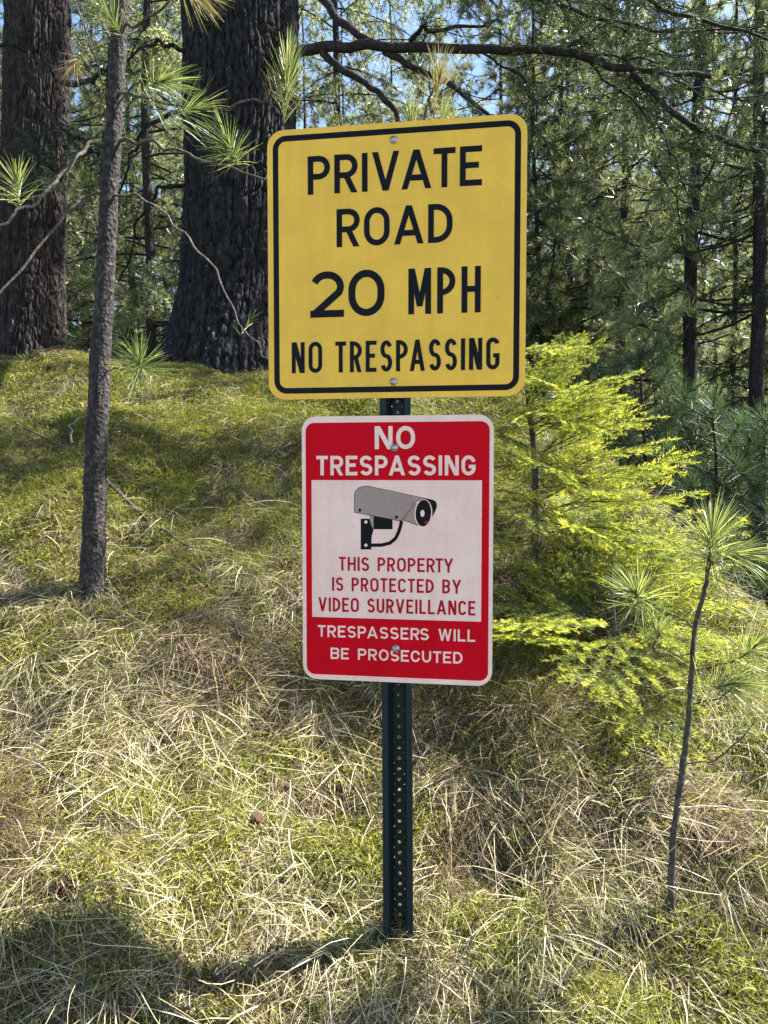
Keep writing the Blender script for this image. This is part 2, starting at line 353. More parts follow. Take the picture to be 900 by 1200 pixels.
def scatter(name, P, yaw, scale, idx, sources, label, follow=1.0):
    n = len(P); e = .06
    dx = (gz(P[:, 0] + e, P[:, 1]) - gz(P[:, 0] - e, P[:, 1])) / (2 * e); dy = (gz(P[:, 0], P[:, 1] + e) - gz(P[:, 0], P[:, 1] - e)) / (2 * e)
    Z = unit(np.stack([-dx * follow, -dy * follow, np.ones(n)], 1))
    h = np.stack([np.cos(yaw), np.sin(yaw), np.zeros(n)], 1); Xa = unit(h - Z * np.sum(h * Z, 1)[:, None]); Ya = np.cross(Z, Xa)
    m = np.stack([Xa, Ya, Z], 2)
    rot = np.stack([np.arctan2(m[:, 2, 1], m[:, 2, 2]), np.arcsin(np.clip(-m[:, 2, 0], -1, 1)), np.arctan2(m[:, 1, 0], m[:, 0, 0])], 1)
    me = bpy.data.meshes.new(name); me.vertices.add(n); me.vertices.foreach_set('co', P.ravel().astype(np.float32))
    a = me.attributes.new('rot', 'FLOAT_VECTOR', 'POINT'); a.data.foreach_set('vector', rot.ravel().astype(np.float32))
    a = me.attributes.new('scl', 'FLOAT', 'POINT'); a.data.foreach_set('value', scale.astype(np.float32))
    a = me.attributes.new('idx', 'INT', 'POINT'); a.data.foreach_set('value', idx.astype(np.int32))
    o = link(name, me); o['kind'] = 'stuff'; o['label'] = label
    ng = bpy.data.node_groups.new(name, 'GeometryNodeTree'); N, L = ng.nodes, ng.links
    ng.interface.new_socket('Geometry', in_out='INPUT', socket_type='NodeSocketGeometry'); ng.interface.new_socket('Geometry', in_out='OUTPUT', socket_type='NodeSocketGeometry')
    gi = N.new('NodeGroupInput'); go = N.new('NodeGroupOutput'); jn = N.new('GeometryNodeJoinGeometry')
    def attr(nm, t):
        q = N.new('GeometryNodeInputNamedAttribute'); q.data_type = t; q.inputs[0].default_value = nm
        return next(s for s in q.outputs if s.enabled and s.name == 'Attribute')
    ar, asl, ai = attr('rot', 'FLOAT_VECTOR'), attr('scl', 'FLOAT'), attr('idx', 'INT')
    for k, s in enumerate(sources):
        ob = N.new('GeometryNodeObjectInfo'); ob.inputs['Object'].default_value = s; ob.inputs['As Instance'].default_value = True
        cp = N.new('FunctionNodeCompare'); cp.data_type = 'INT'; cp.operation = 'EQUAL'
        A = [q for q in cp.inputs if q.enabled and q.name == 'A'][0]; B = [q for q in cp.inputs if q.enabled and q.name == 'B'][0]
        L.new(ai, A); B.default_value = k
        ip = N.new('GeometryNodeInstanceOnPoints')
        L.new(gi.outputs[0], ip.inputs['Points']); L.new(cp.outputs[0], ip.inputs['Selection']); L.new(ob.outputs['Geometry'], ip.inputs['Instance'])
        L.new(ar, ip.inputs['Rotation']); L.new(asl, ip.inputs['Scale']); L.new(ip.outputs[0], jn.inputs[0])
    L.new(jn.outputs[0], go.inputs[0]); md = o.modifiers.new('scatter', 'NODES'); md.node_group = ng
    return o
def field(n, dens, box=(-2.9, 2.3, 1.15, 5.2), cut=.8):
    """random spots on the bank, thinned by dens(x, y)"""
    x = RNG.uniform(box[0], box[1], n); y = box[2] + (box[3] - box[2]) * RNG.uniform(0, 1, n) ** 1.25
    keep = (RNG.uniform(0, 1, n) < dens(x, y) * (1 - cut * bare(x, y))) & (np.abs(x) < .62 * y + .35)
    x, y = x[keep], y[keep]; return np.stack([x, y, gz(x, y)], 1)
def downhill(P):
    e = .25; dx = gz(P[:, 0] + e, P[:, 1], False) - gz(P[:, 0] - e, P[:, 1], False); dy = gz(P[:, 0], P[:, 1] + e, False) - gz(P[:, 0], P[:, 1] - e, False)
    return np.arctan2(-dy, -dx + .10)
green = lambda x, y: sstep(-.3, .12, fbm(x * 1.7 + 3, y * 2.0 + 8, 4, 3) + .35 * sstep(2.6, 3.6, y) * sstep(.6, -.4, x))
thick = lambda x, y: sstep(-.35, .15, fbm(x * 2.6 + 31, y * 2.6, 7, 3))
P = field(11500, lambda x, y: (1 - (.72 + .16 * sstep(2.9, 3.4, y)) * green(x, y)) * (.25 + .75 * thick(x, y)))
nmat = len(P); BP = []          # heavy bunches of long bleached stems where the photograph has them
for px, py, rad, n in ((60, 790, .22, 26), (150, 850, .24, 26), (250, 840, .2, 14), (30, 880, .2, 14), (330, 800, .16, 12), (300, 700, .16, 12), (350, 880, .2, 14), (640, 1010, .2, 22), (600, 960, .15, 12), (720, 1130, .2, 16), (850, 960, .25, 18), (560, 900, .2, 12), (100, 1150, .25, 18), (330, 1150, .2, 12), (60, 480, .35, 12), (200, 640, .3, 10), (480, 1150, .18, 12)):
    n = int(n * .6); c = hit(px, py); q = c[:2] + RNG.normal(0, rad * .5, (n, 2)); BP.append(np.c_[q, gz(q[:, 0], q[:, 1])])
P = np.vstack([P] + BP)
yaw = downhill(P) + 1.1 * fbm(P[:, 0] * 2.2, P[:, 1] * 2.2, 9, 2) + RNG.normal(0, .35, len(P))
scatter('dry_grass', P, yaw, RNG.uniform(.6, 1.25, len(P)), np.where(RNG.uniform(0, 1, len(P)) < np.r_[.9 * np.maximum(sstep(-.05, .25, fbm(P[:nmat, 0] * 1.9 + 50, P[:nmat, 1] * 2.3, 3, 3)), bare(P[:nmat, 0], P[:nmat, 1])), np.zeros(len(P) - nmat)], RNG.integers(10, 13, len(P)), np.r_[RNG.choice(10, nmat, p=[.13] * 5 + [.025] * 3 + [.1375] * 2), RNG.integers(5, 8, len(P) - nmat)]), straw_src, 'matted straw coloured dry grass lying over the bank')
P = field(15000, lambda x, y: .12 + .88 * green(x, y))
scatter('grass', P, RNG.uniform(0, 6.3, len(P)), RNG.uniform(.5, 1.15, len(P)), RNG.integers(0, 4, len(P)), grass_src, 'short green grass growing through the straw on the bank', .5)
P = field(15000, lambda x, y: .35 + .5 * green(x + 4, y))
scatter('moss', P, RNG.uniform(0, 6.3, len(P)), RNG.uniform(.6, 1.3, len(P)), RNG.integers(0, 3, len(P)), moss_src, 'yellow green moss between the grass blades')
P = field(7000, lambda x, y: .2 + .8 * (1 - thick(x, y)), (-3.2, 3.2, 1.3, 6.5), 0)
scatter('leaf_litter', P, RNG.uniform(0, 6.3, len(P)), RNG.uniform(.6, 1.3, len(P)), RNG.integers(0, 2, len(P)), litter_src, 'brown litter of dead needles on the bank')

Q = []
for px, py, rad, n in ((107, 702, .10, 40), (466, 1094, .07, 30), (785, 1075, .06, 24), (265, 428, .5, 160), (30, 425, .4, 120)):
    c = hit(px, py); q = c[:2] + RNG.normal(0, rad, (n, 2)); Q.append(np.c_[q, gz(q[:, 0], q[:, 1]) + .012])
Q = np.vstack(Q); scatter('needle_litter', Q, RNG.uniform(0, 6.3, len(Q)), RNG.uniform(.4, .8, len(Q)), RNG.integers(0, 2, len(Q)), litter_src, 'brown needle litter gathered at the feet of the post and trunks')
# ------------------------------------------------------------------ conifer pieces
def tuft(g, c, d, n=70, L=.11, W=.0018, cone=(.15, 1.25), tint=(2, 2.5), back=.05, K=4, droop=.25):
    n = int(n * 1.55); W = W * 1.0; L = L * .94; back = back * 1.7; d = np.asarray(d, float)
    """needle burst round a twig end at c heading d; needles gently curved"""
    c = np.asarray(c, float); d = unit(np.asarray(d, float)); a = unit(np.cross(d, [.3, .8, .52])); b = np.cross(d, a)
    th = RNG.uniform(0, 2 * PI, n); u = RNG.uniform(0, 1, n); ph = cone[0] + (cone[1] - cone[0]) * u ** .8
    D = d[None] * np.cos(ph)[:, None] + (a[None] * np.cos(th)[:, None] + b[None] * np.sin(th)[:, None]) * np.sin(ph)[:, None]
    B = c - d * (back * u * RNG.uniform(.4, 1.1, n))[:, None]
    LL = L * RNG.uniform(.7, 1.12, n); t = np.linspace(0, 1, K)
    P = B[:, None] + D[:, None] * (LL[:, None] * t)[:, :, None]; P[:, :, 2] -= droop * LL[:, None] * (t ** 2)[None] * RNG.uniform(.0, 1, n)[:, None]
    Wd = W * np.array([.8, 1, .8, .25])[:K] if K == 4 else W * np.linspace(1, .3, K)
    s = unit(np.cross(D, RNG.normal(size=(n, 3))))
    g.ribbons(P, np.broadcast_to(Wd, (n, K)), s, RNG.beta(*tint, n))
def tufts_fast(g, Cn, Dn, n, L, W, cone=(.2, 1.3)):
    """many cheap bursts (one triangle a needle)"""
    m = len(Cn); Cn = np.repeat(Cn, n, 0); Dn = unit(np.repeat(Dn, n, 0)); r = unit(np.cross(Dn, RNG.normal(size=(m * n, 3))))
    ph = RNG.uniform(cone[0], cone[1], m * n)[:, None]; D = Dn * np.cos(ph) + r * np.sin(ph)
    bt = np.repeat(RNG.uniform(0, .35, m), n)
    g.needles(Cn - Dn * RNG.uniform(0, .05, (m * n, 1)), D, L * RNG.uniform(.7, 1.1, m * n), W, np.clip(bt + RNG.beta(2, 2.4, m * n) * .65, 0, 1))
def along(path, t):
    t = np.clip(t, 0, 1) * (len(path) - 1); i = np.minimum(t.astype(int), len(path) - 2); f = (t - i)[:, None]
    return path[i] * (1 - f) + path[i + 1] * f, unit(path[i + 1] - path[i])
def firtwig(g, path, sp=.0028, L=.024, W=.0022, tint=0.0, tip=.3):
    """flat rows of short needles either side of a twig"""
    seg = np.linalg.norm(np.diff(path, axis=0), axis=1).sum(); n = max(6, int(seg / sp)); t = RNG.uniform(0, 1, n)
    B, T = along(path, t); S = unit(np.cross(T, [0, 0, 1.0])); up = np.cross(S, T)
    a = RNG.choice([-1, 1], n)[:, None] * RNG.uniform(.75, 1.1, (n, 1))
    D = unit(T * RNG.uniform(.3, .8, (n, 1)) + S * a + up * RNG.normal(.22, .3, (n, 1)))
    g.needles(B, D, L * RNG.uniform(.7, 1.15, n) * (1 - .35 * t ** 3), W, np.clip(tint + tip * t + RNG.normal(0, .12, n), 0, 1))
def rotz(v, a):
    c, s = math.cos(a), math.sin(a); return np.stack([v[..., 0] * c - v[..., 1] * s, v[..., 0] * s + v[..., 1] * c, v[..., 2]], -1)
def firbough(seed, L=1.0, droop=.12, nside=22, sub=True, sp=.003, nl=.024, nw=.0022):
    """flat spray along +x: returns (wood, needles)"""
    rs = np.random.default_rng(seed); wd, nd_ = Geo(), Geo()
    x = np.linspace(0, 1, 14); main = np.stack([x * L, .05 * L * np.sin(x * 3 + seed), (.14 * x - droop * x ** 2) * L + .02 * np.sin(7 * x + seed)], 1)
    wd.tube(main, np.linspace(.006, .0018, 14) * (L ** .5), 5); firtwig(nd_, main[6:], sp, nl, nw, .2, .8)
    for k in range(nside):
        t = .14 + .84 * (k + rs.uniform(-.3, .3)) / nside; B, T = along(main, np.array([t])); sgn = 1 if k % 2 else -1
        ln = L * (.42 * (1 - t) ** .7 + .07) * rs.uniform(.65, 1.15); ang = sgn * rs.uniform(.7, 1.05)
        d = rotz(T[0], ang); d[2] += rs.uniform(-.15, .12); d = unit(d)
        q = np.linspace(0, 1, 6); tw = B[0] + d * (q * ln)[:, None] + np.array([T[0][0], T[0][1], 0]) * (q ** 2 * ln * .18)[:, None]; tw[:, 2] -= .12 * ln * q ** 2
        wd.tube(tw, np.linspace(.0022, .0008, 6), 4, cap=False); firtwig(nd_, tw, sp, nl, nw, .0, .75)
        if sub:
            for j in range(int(ln / .075)):
                u = .25 + .7 * rs.uniform(); b2, t2 = along(tw, np.array([u])); l2 = ln * (.45 * (1 - u) + .1) * rs.uniform(.7, 1.2)
                d2 = rotz(t2[0], rs.choice([-1, 1]) * rs.uniform(.6, 1.0)); d2[2] += rs.uniform(-.2, .15); d2 = unit(d2)
                s2 = b2[0] + d2 * (np.linspace(0, 1, 4) * l2)[:, None]; s2[:, 2] -= .1 * l2 * np.linspace(0, 1, 4) ** 2
                wd.tube(s2, np.linspace(.0013, .0006, 4), 3, cap=False); firtwig(nd_, s2, sp, nl * .9, nw, .1, .75)
    return wd, nd_

# ------------------------------------------------------------------ background stand
def stand_pine(seed, H=9.0, r0=.05, z0=.1, leaf='pine_far', fl=.15, lean=0.0, nb=74, spread=1.6, ntuft=19):
    rs = np.random.default_rng(seed); wd, cr = Geo(), Geo()
    z = np.linspace(-.3, H, 24); tr = np.stack([.10 * fbm(z * .3, seed) + lean * z / H, .10 * fbm(z * .3, seed + 5), z], 1)
    rad = r0 * (1 - z / H * .85); wd.tube(tr, rad, 10)
    bw = Geo(); Cn, Dn = [], []
    for k in range(nb):
        t = z0 / H + (1 - z0 / H) * (k + rs.uniform()) / nb; B, T = along(tr, np.array([(t * H + .3) / (H + .3)]))
        a = rs.uniform(0, 2 * PI); L = spread * (1 - t) ** .6 * rs.uniform(.45, 1.1) + .2
        d = np.array([math.cos(a), math.sin(a), rs.uniform(-.25, .35)]); q = np.linspace(0, 1, 7)
        p = B[0] + d * (q * L)[:, None]; p[:, 2] += .22 * L * q ** 2 - .22 * L * np.sin(q * 3) * .5
        bw.tube(p, np.linspace(.011, .003, 7) * (L ** .5), 4, cap=False)
        dead = t * H < 2.2 and rs.uniform() < .22
        if dead: continue
        n = max(3, int(ntuft * L / 1.2)); u = .3 + .7 * rs.uniform(0, 1, n) ** .7; b, tt = along(p, u)
        off = unit(rs.normal(size=(n, 3)) * [1, 1, .6] + d * .8) * rs.uniform(.03, .32, (n, 1)) * min(1, L)
        c = b + off; Cn.append(c); Dn.append(unit(off + d * .05 + [0, 0, .05]))
        for i in range(n):
            bw.tube(np.stack([b[i], (b[i] + c[i]) / 2 - [0, 0, .01], c[i]]), [.004, .003, .002], 3, cap=False)
    tufts_fast(cr, np.concatenate(Cn), np.concatenate(Dn), 40, fl, .0062)
    return wd, bw, cr
def stand_fir(seed, H=10.0, r0=.06, nb=110, spread=1.7, ns=14):
    rs = np.random.default_rng(seed); wd, cr, bw = Geo(), Geo(), Geo()
    z = np.linspace(-.3, H, 24); tr = np.stack([.08 * fbm(z * .3, seed), .08 * fbm(z * .3, seed + 5), z], 1)
    wd.tube(tr, r0 * (1 - z / H * .85), 10)
    for k in range(nb):
        t = .05 + .95 * (k + rs.uniform()) / nb; B, T = along(tr, np.array([(t * H + .3) / (H + .3)]))
        a = rs.uniform(0, 2 * PI); L = spread * (1 - t) ** .6 * rs.uniform(.5, 1.1) + .2
        d = np.array([math.cos(a), math.sin(a), rs.uniform(-.2, .2)]); q = np.linspace(0, 1, 8)
        p = B[0] + d * (q * L)[:, None]; p[:, 2] -= .35 * L * q ** 2 - .1 * L * q
        bw.tube(p, np.linspace(.012, .003, 8) * (L ** .5), 4, cap=False)
        for s in range(max(4, int(ns * L))):
            b, tt = along(p, np.array([rs.uniform(.15, 1)])); l = rs.uniform(.15, .42)
            e = unit(rs.normal(size=3) * [1, 1, .2] + d * .7); q2 = np.linspace(0, 1, 5)[:, None]
            tw = b[0] + e * l * q2 * .6 - np.array([0, 0, 1]) * l * q2 ** 1.6 * rs.uniform(.3, 1.1)
            n = 56; u = RNG.uniform(0, 1, n); bb, t3 = along(tw, u); D = unit(np.cross(t3, RNG.normal(size=(n, 3))) + t3 * .5)
            cr.needles(bb, D, RNG.uniform(.03, .06, n), .0085, np.clip(RNG.beta(2, 2.4, n) + rs.uniform(-.15, .2), 0, 1))
            bw.tube(tw, .0025, 3, cap=False)
    return wd, bw, cr
def make_tree(kind, seed, label, cat, group, name, leaf, **k):
    wd, bw, cr = kind(seed, **k)
    t = thing(name, (0, 0, 0), label, cat, group)
    part('trunk', wd, M['twig_dark'], t); part('branches', bw, M['twig_dark'], t); part('crown', cr, leaf, t)
    return t
G1 = 'slender trees in the wood behind the signs'
protos = [
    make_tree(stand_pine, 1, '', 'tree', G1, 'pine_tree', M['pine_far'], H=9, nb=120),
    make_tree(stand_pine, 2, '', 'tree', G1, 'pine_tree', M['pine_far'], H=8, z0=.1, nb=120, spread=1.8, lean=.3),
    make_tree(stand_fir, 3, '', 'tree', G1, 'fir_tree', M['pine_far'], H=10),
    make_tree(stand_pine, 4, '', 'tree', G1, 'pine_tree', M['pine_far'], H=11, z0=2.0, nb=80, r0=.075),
    make_tree(stand_fir, 9, '', 'tree', G1, 'fir_tree', M['fir_dark'], H=10, nb=120),  # darker needle colour makes these firs read as shaded masses
]
# (px of the trunk, depth, proto, scale, label)
near = [
    (727, 8.6, 4, 1.0, 'drooping fir trunk with dangling sprays, right of the yellow sign behind the dead bough'),
    (812, 6.6, 3, 1.0, 'straight dark pine trunk rising behind the long bare bough at right'),
    (884, 6.0, 3, .95, 'leaning dark pine trunk nearest the right edge of the wood'),
    (858, 8.0, 0, .8, 'thin pine stem between the two thickest trunks at right'),
    (645, 9.0, 1, .95, 'slim pine just right of the yellow sign edge'),
    (690, 10.5, 0, 1.0, 'slender pine half lost behind foliage above the yellow green fir bush'),
    (765, 9.5, 1, .9, 'thin pine stem between the fir and the straight dark pine'),
    (180, 8.2, 2, .95, 'sunlit fir filling the gap between the two great trunks'),
    (110, 9.4, 1, 1.0, 'pale green pine behind the slim sapling at left'),
    (935, 7.0, 4, .9, 'dark shaded fir closing the wood at the far right edge'),
    (655, 10.0, 4, .9, 'dark fir standing among the pines above the fir bush'),
    (395, 9.0, 2, 1.0, 'fir whose sprays hang above the left half of the yellow sign'),
]
used = set()
def plant(px, Y, pr, s, label, rz=None, group=G1):
    d = ray(px, 400); x = d[0] * Y / d[1]; z = float(gz(x, Y)) - .05
    rz = rz if rz is not None else random.uniform(0, 6.28); v = (s * .9 if pr == 3 else s, s * .9 if pr == 3 else s, s)
    root = protos[pr]
    if pr not in used:
        used.add(pr); root.location = (x, Y, z); root.rotation_euler = (0, 0, rz); root.scale = v; root['label'] = label; root['group'] = group; return root
    return copy_tree(root, (x, Y, z), (0, 0, rz), v, label, group)
for a in near: plant(*a)
def plant_xy(x, y, pr, s, label, rz): return copy_tree(protos[pr], (x, y, float(gz(x, y)) - .05), (0, 0, rz), (s, s, s), label, G1)
plant_xy(4.5, 6.2, 2, 1.0, 'fir whose dark sprays reach in at the upper right edge', 1.0)
plant_xy(6.2, 5.6, 1, 1.0, 'pine standing unseen beyond the right edge of the wood, there for its shade', 2.0)  # out of frame, planted for the shade it casts
G2 = 'trees massed deep in the wood'
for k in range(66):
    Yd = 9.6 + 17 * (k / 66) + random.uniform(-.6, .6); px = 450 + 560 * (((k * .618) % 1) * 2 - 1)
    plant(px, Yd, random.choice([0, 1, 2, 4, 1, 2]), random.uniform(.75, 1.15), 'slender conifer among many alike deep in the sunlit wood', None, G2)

# ------------------------------------------------------------------ two great firs
def great_trunk(name, Y, pts, hw, seed, m, label, H=9.0, furrow=.085):
    """pts: (px, py) centre line in the photograph, hw half widths in px"""
    pts = [np.array(at(p[0], p[1], Y)) for p in pts]; hwm = np.array(hw) * Y / FPX
    base = pts[0].copy(); base[2] = float(gz(base[0], base[1])) - .25
    zz = np.array([p[2] for p in pts]); xx = np.array([p[0] for p in pts])
    z = np.concatenate([np.linspace(base[2], zz[-1], 440), np.linspace(zz[-1], H, 60)[1:]])
    cx = np.interp(z, zz, xx); rr = np.interp(z, zz, hwm)
    up = z > zz[-1]; rr[up] = hwm[-1] * (1 - .55 * (z[up] - zz[-1]) / (H - zz[-1])); 
    th = np.linspace(0, 2 * PI, 420, endpoint=False); T, Z = np.meshgrid(th, z)
    R = np.repeat(rr[:, None], len(th), 1)
    fl = np.exp(-(Z - base[2] - .22) / .2); R = R * (1 + fl * (.05 + .07 * np.sin(T * 5 + seed) + .05 * np.sin(T * 3 + 2 * seed)))
    kx, ky = np.cos(T), np.sin(T); s = rr.mean() / .33
    wx = .5 * fbm(kx * 3, ky * 3, Z * 2.5, 3)
    f1 = np.abs(vnoise(kx * 8 * s + wx * 1.5 + 20, ky * 8 * s + wx, Z * 3.6 + seed)); f2 = np.abs(vnoise(kx * 15 * s + 2 * wx, ky * 15 * s + wx, Z * 9 + seed)); f3 = vnoise(kx * 40, ky * 40, Z * 34)
    f4 = np.abs(vnoise(kx * 24 * s + 2 * wx, ky * 24 * s, Z * 15 + seed))
    R = R - furrow * rr.mean() * (np.exp(-f1 * 11) * 1.0 + np.exp(-f2 * 9) * .9 + np.exp(-f4 * 7) * .45) + .007 * f3
    Vv = np.stack([cx[:, None] + R * kx - base[0], R * ky, Z - base[2]], -1).reshape(-1, 3)
    n, mth = len(z), len(th); i, j = np.meshgrid(np.arange(n - 1), np.arange(mth), indexing='ij'); j2 = (j + 1) % mth
    g = Geo(); g.add(Vv, np.stack([i * mth + j, i * mth + j2, (i + 1) * mth + j2, (i + 1) * mth + j], -1).reshape(-1, 4), .5, True)
    t = thing(name, base, label, 'tree'); part('trunk', g, m, t); return t, base, z, cx
big, bigb, _, _ = great_trunk('fir_tree', 4.85, [(262, 425), (268, 380), (274, 330), (279, 230), (282, 120), (282, 0)], [76, 66, 62, 61, 65, 66], 3, M['bark_big'],
                        'great dark furrowed fir trunk standing directly left of the yellow sign')
old, oldb, _, _ = great_trunk('fir_tree', 5.4, [(30, 420), (33, 380), (36, 300), (42, 150), (45, 0)], [46, 41, 38, 36, 35], 8, M['bark_old'],
                        'brown furrowed old fir trunk at the far left edge')
def rel(p, o): return np.asarray(p) - o
def limb(tree, base, px, r0, r1, label=None, m='twig_dark', jit=.02, seed=0, name='branch', sides=7):
    p = smooth_path([at(a, b, Yd) for a, b, Yd in px], 8, jit, seed) - base
    g = Geo(); g.tube(p, np.linspace(r0, r1, len(p)), sides); part(name, g, M[m], tree, label); return p
rs = np.random.default_rng(5)
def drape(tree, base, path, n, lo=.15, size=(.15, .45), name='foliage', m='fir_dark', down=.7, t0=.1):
    """twigs with short needles hanging from a limb"""
    wd, nd_ = Geo(), Geo()
    for k in range(n):
        b, t = along(path, np.array([rs.uniform(t0, 1)])); l = rs.uniform(*size)
        e = unit(rs.normal(size=3) * [1, 1, .5] + t[0] * .5); q = np.linspace(0, 1, 6)[:, None]
        tw = b[0] + e * l * q * .8 - np.array([0, 0, 1.]) * l * q ** 1.5 * rs.uniform(0, down)
        wd.tube(tw, np.linspace(.0035, .001, 6), 3, cap=False)
        for j in range(5):
            u = rs.uniform(.2, 1); b2, t2 = along(tw, np.array([u])); l2 = l * rs.uniform(.2, .45); e2 = unit(rs.normal(size=3) * [1, 1, .4] + t2[0])
            s2 = b2[0] + e2 * l2 * np.linspace(0, 1, 4)[:, None] - np.array([0, 0, 1.]) * l2 * np.linspace(0, 1, 4)[:, None] ** 1.5 * rs.uniform(0, down)
            wd.tube(s2, .0012, 3, cap=False); firtwig(nd_, s2, .006, .024, .0035, rs.uniform(0, .4), .3)
        firtwig(nd_, tw, .006, .024, .0035, rs.uniform(0, .3), .3)
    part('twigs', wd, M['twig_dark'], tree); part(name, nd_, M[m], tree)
# the long limb running right above the signs, and its side limbs
L1 = limb(big, bigb, [(320, 64, 4.7), (350, 60, 4.3), (372, 56, 4.1), (430, 54, 4.0), (560, 58, 3.9), (660, 60, 3.9), (715, 76, 3.9), (760, 84, 3.95), (830, 88, 4.1)], .032, .013, 'long bare limb reaching right above the yellow sign', jit=.010, seed=1)
L2 = limb(big, bigb, [(740, 86, 3.92), (765, 108, 3.9), (800, 140, 3.9), (850, 165, 3.95), (905, 178, 4.0), (960, 190, 4.1)], .018, .011, jit=.008, seed=2)
L3 = limb(big, bigb, [(372, -8, 4.2), (395, 20, 4.1), (430, 46, 4.02), (450, 54, 4.0)], .024, .017, jit=.010, seed=3)
L4 = limb(big, bigb, [(378, 62, 4.1), (400, 82, 4.05), (440, 105, 4.0), (462, 130, 4.0), (470, 160, 4.0)], .02, .012, jit=.010, seed=4)
L5 = limb(big, bigb, [(450, 60, 4.0), (490, 80, 3.95), (530, 100, 3.9), (560, 125, 3.9), (600, 150, 3.9)], .018, .008, jit=.010, seed=5)
L6 = limb(big, bigb, [(480, 48, 4.0), (500, 35, 3.95), (540, 28, 3.95), (580, 22, 3.95)], .013, .006, jit=.02, seed=6)
L7 = limb(big, bigb, [(640, 60, 3.9), (680, 45, 3.9), (700, 30, 3.9), (740, 33, 3.9)], .008, .003, jit=.02, seed=7)
L8 = limb(big, bigb, [(565, 62, 3.9), (610, 90, 3.85), (625, 130, 3.8), (618, 180, 3.8), (622, 230, 3.8)], .006, .003, jit=.02, seed=8)
L9 = limb(big, bigb, [(690, 72, 3.9), (740, 120, 3.95), (780, 160, 4.0), (800, 210, 4.0), (812, 260, 4.0)], .007, .003, jit=.02, seed=9)
L10 = limb(big, bigb, [(680, 62, 3.9), (730, 65, 3.9), (775, 82, 3.9), (840, 120, 3.9), (905, 110, 3.9)], .007, .003, jit=.02, seed=10)
for q, n, sz in ((L2, 34, (.12, .4)), (L9, 26, (.1, .35)), (L10, 16, (.1, .3)), (L5, 18, (.08, .25)), (L6, 16, (.08, .25)), (L8, 12, (.08, .28)), (L1[28:], 26, (.12, .38)), (L7, 10, (.08, .2))):
    drape(big, bigb, q, n, size=sz)
# upper limbs whose sprays fill the top of the picture
for a, n in (([(290, -60, 4.2), (400, -40, 4.0), (520, -25, 3.8), (640, -15, 3.7), (760, -20, 3.7)], 60), ([(290, -90, 4.2), (500, -70, 4.6), (640, 0, 4.8), (760, 30, 4.9), (900, 40, 5.0)], 60), ([(620, -60, 4.4), (720, -10, 4.6), (820, 25, 4.6), (930, 60, 4.6)], 40)):
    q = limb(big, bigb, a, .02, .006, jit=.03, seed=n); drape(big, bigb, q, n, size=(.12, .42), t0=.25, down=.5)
# high limbs over the bank, their sprays dapple it with shade
for k, (pts, n) in enumerate([([(-.7, 4.8, 6.2), (.6, 4.6, 6.5), (2.0, 4.45, 6.3), (3.6, 4.3, 5.9)], 70), ([(-.7, 4.7, 5.2), (.5, 4.3, 5.4), (1.8, 4.1, 5.25), (3.0, 3.95, 4.9)], 50), ([(-.7, 4.7, 5.8), (1.2, 4.0, 5.9), (2.5, 3.6, 5.5), (3.1, 3.45, 5.2)], 36)]):
    q = smooth_path(pts, 8, .04, 60 + k) - bigb; g = Geo(); g.tube(q, np.linspace(.03, .008, len(q)), 7); part('branch', g, M['twig_dark'], big); drape(big, bigb, q, n, size=(.3, .8), t0=.5 if k < 2 else .65, down=.5)
# short limbs between the two trunks
for k, (a, n) in enumerate([([(225, 60, 4.75), (190, 52, 4.5), (160, 62, 4.6), (140, 80, 4.7)], 10), ([(228, 130, 4.75), (180, 150, 4.6), (150, 190, 4.8), (130, 250, 4.9)], 14), ([(222, 215, 4.8), (185, 225, 4.7), (160, 260, 4.9), (140, 330, 5.0)], 16)]):
    q = limb(big, bigb, a, .014, .005, jit=.03, seed=20 + k); drape(big, bigb, q, n, size=(.1, .32))
for k, (a, n) in enumerate([([(70, 95, 5.1), (100, 98, 4.9), (118, 88, 4.8), (130, 70, 4.7)], 7), ([(40, 120, 4.85), (70, 150, 4.6), (95, 165, 4.5), (120, 190, 4.4)], 40), ([(20, 150, 4.8), (35, 165, 4.5), (50, 185, 4.3), (60, 215, 4.2)], 44), ([(30, 60, 4.8), (-10, 50, 4.6), (-60, 60, 4.5)], 8)]):
    q = limb(old, oldb, a, .02 if k == 0 else .012, .006, jit=.02, seed=30 + k); drape(old, oldb, q, n, size=(.08, .26))

# ------------------------------------------------------------------ pine saplings
def stem(tree, base, pts, rad, m='bark_young', name='trunk', jit=.006, seed=0, sides=16, rough=0.0):
    p = smooth_path(pts, 14, jit, seed); r = np.interp(np.linspace(0, 1, len(p)), np.linspace(0, 1, len(rad)), rad)
    g = Geo(); g.tube(p - base, r, sides)
    if rough:
        v = g.v[0]; c = np.repeat(p - base, sides, 0); d = v - c; k = 1 + rough * (vnoise(v[:, 0] * 120, v[:, 1] * 120, v[:, 2] * 60) + vnoise(v[:, 0] * 50, v[:, 1] * 50, v[:, 2] * 25) * .8); g.v[0] = c + d * k[:, None]
    part(name, g, M[m], tree); return p
def cluster(tree, base, c, d, n=70, L=.11, W=.0019, cone=(.15, 1.3), m='pine', label=None, tint=(2, 2.5), back=.05, droop=.25):
    g = Geo(); tuft(g, np.asarray(c) - base, d, n, L, W, cone, tint, back, 4, droop); return part('needle_cluster', g, M[m], tree, label)
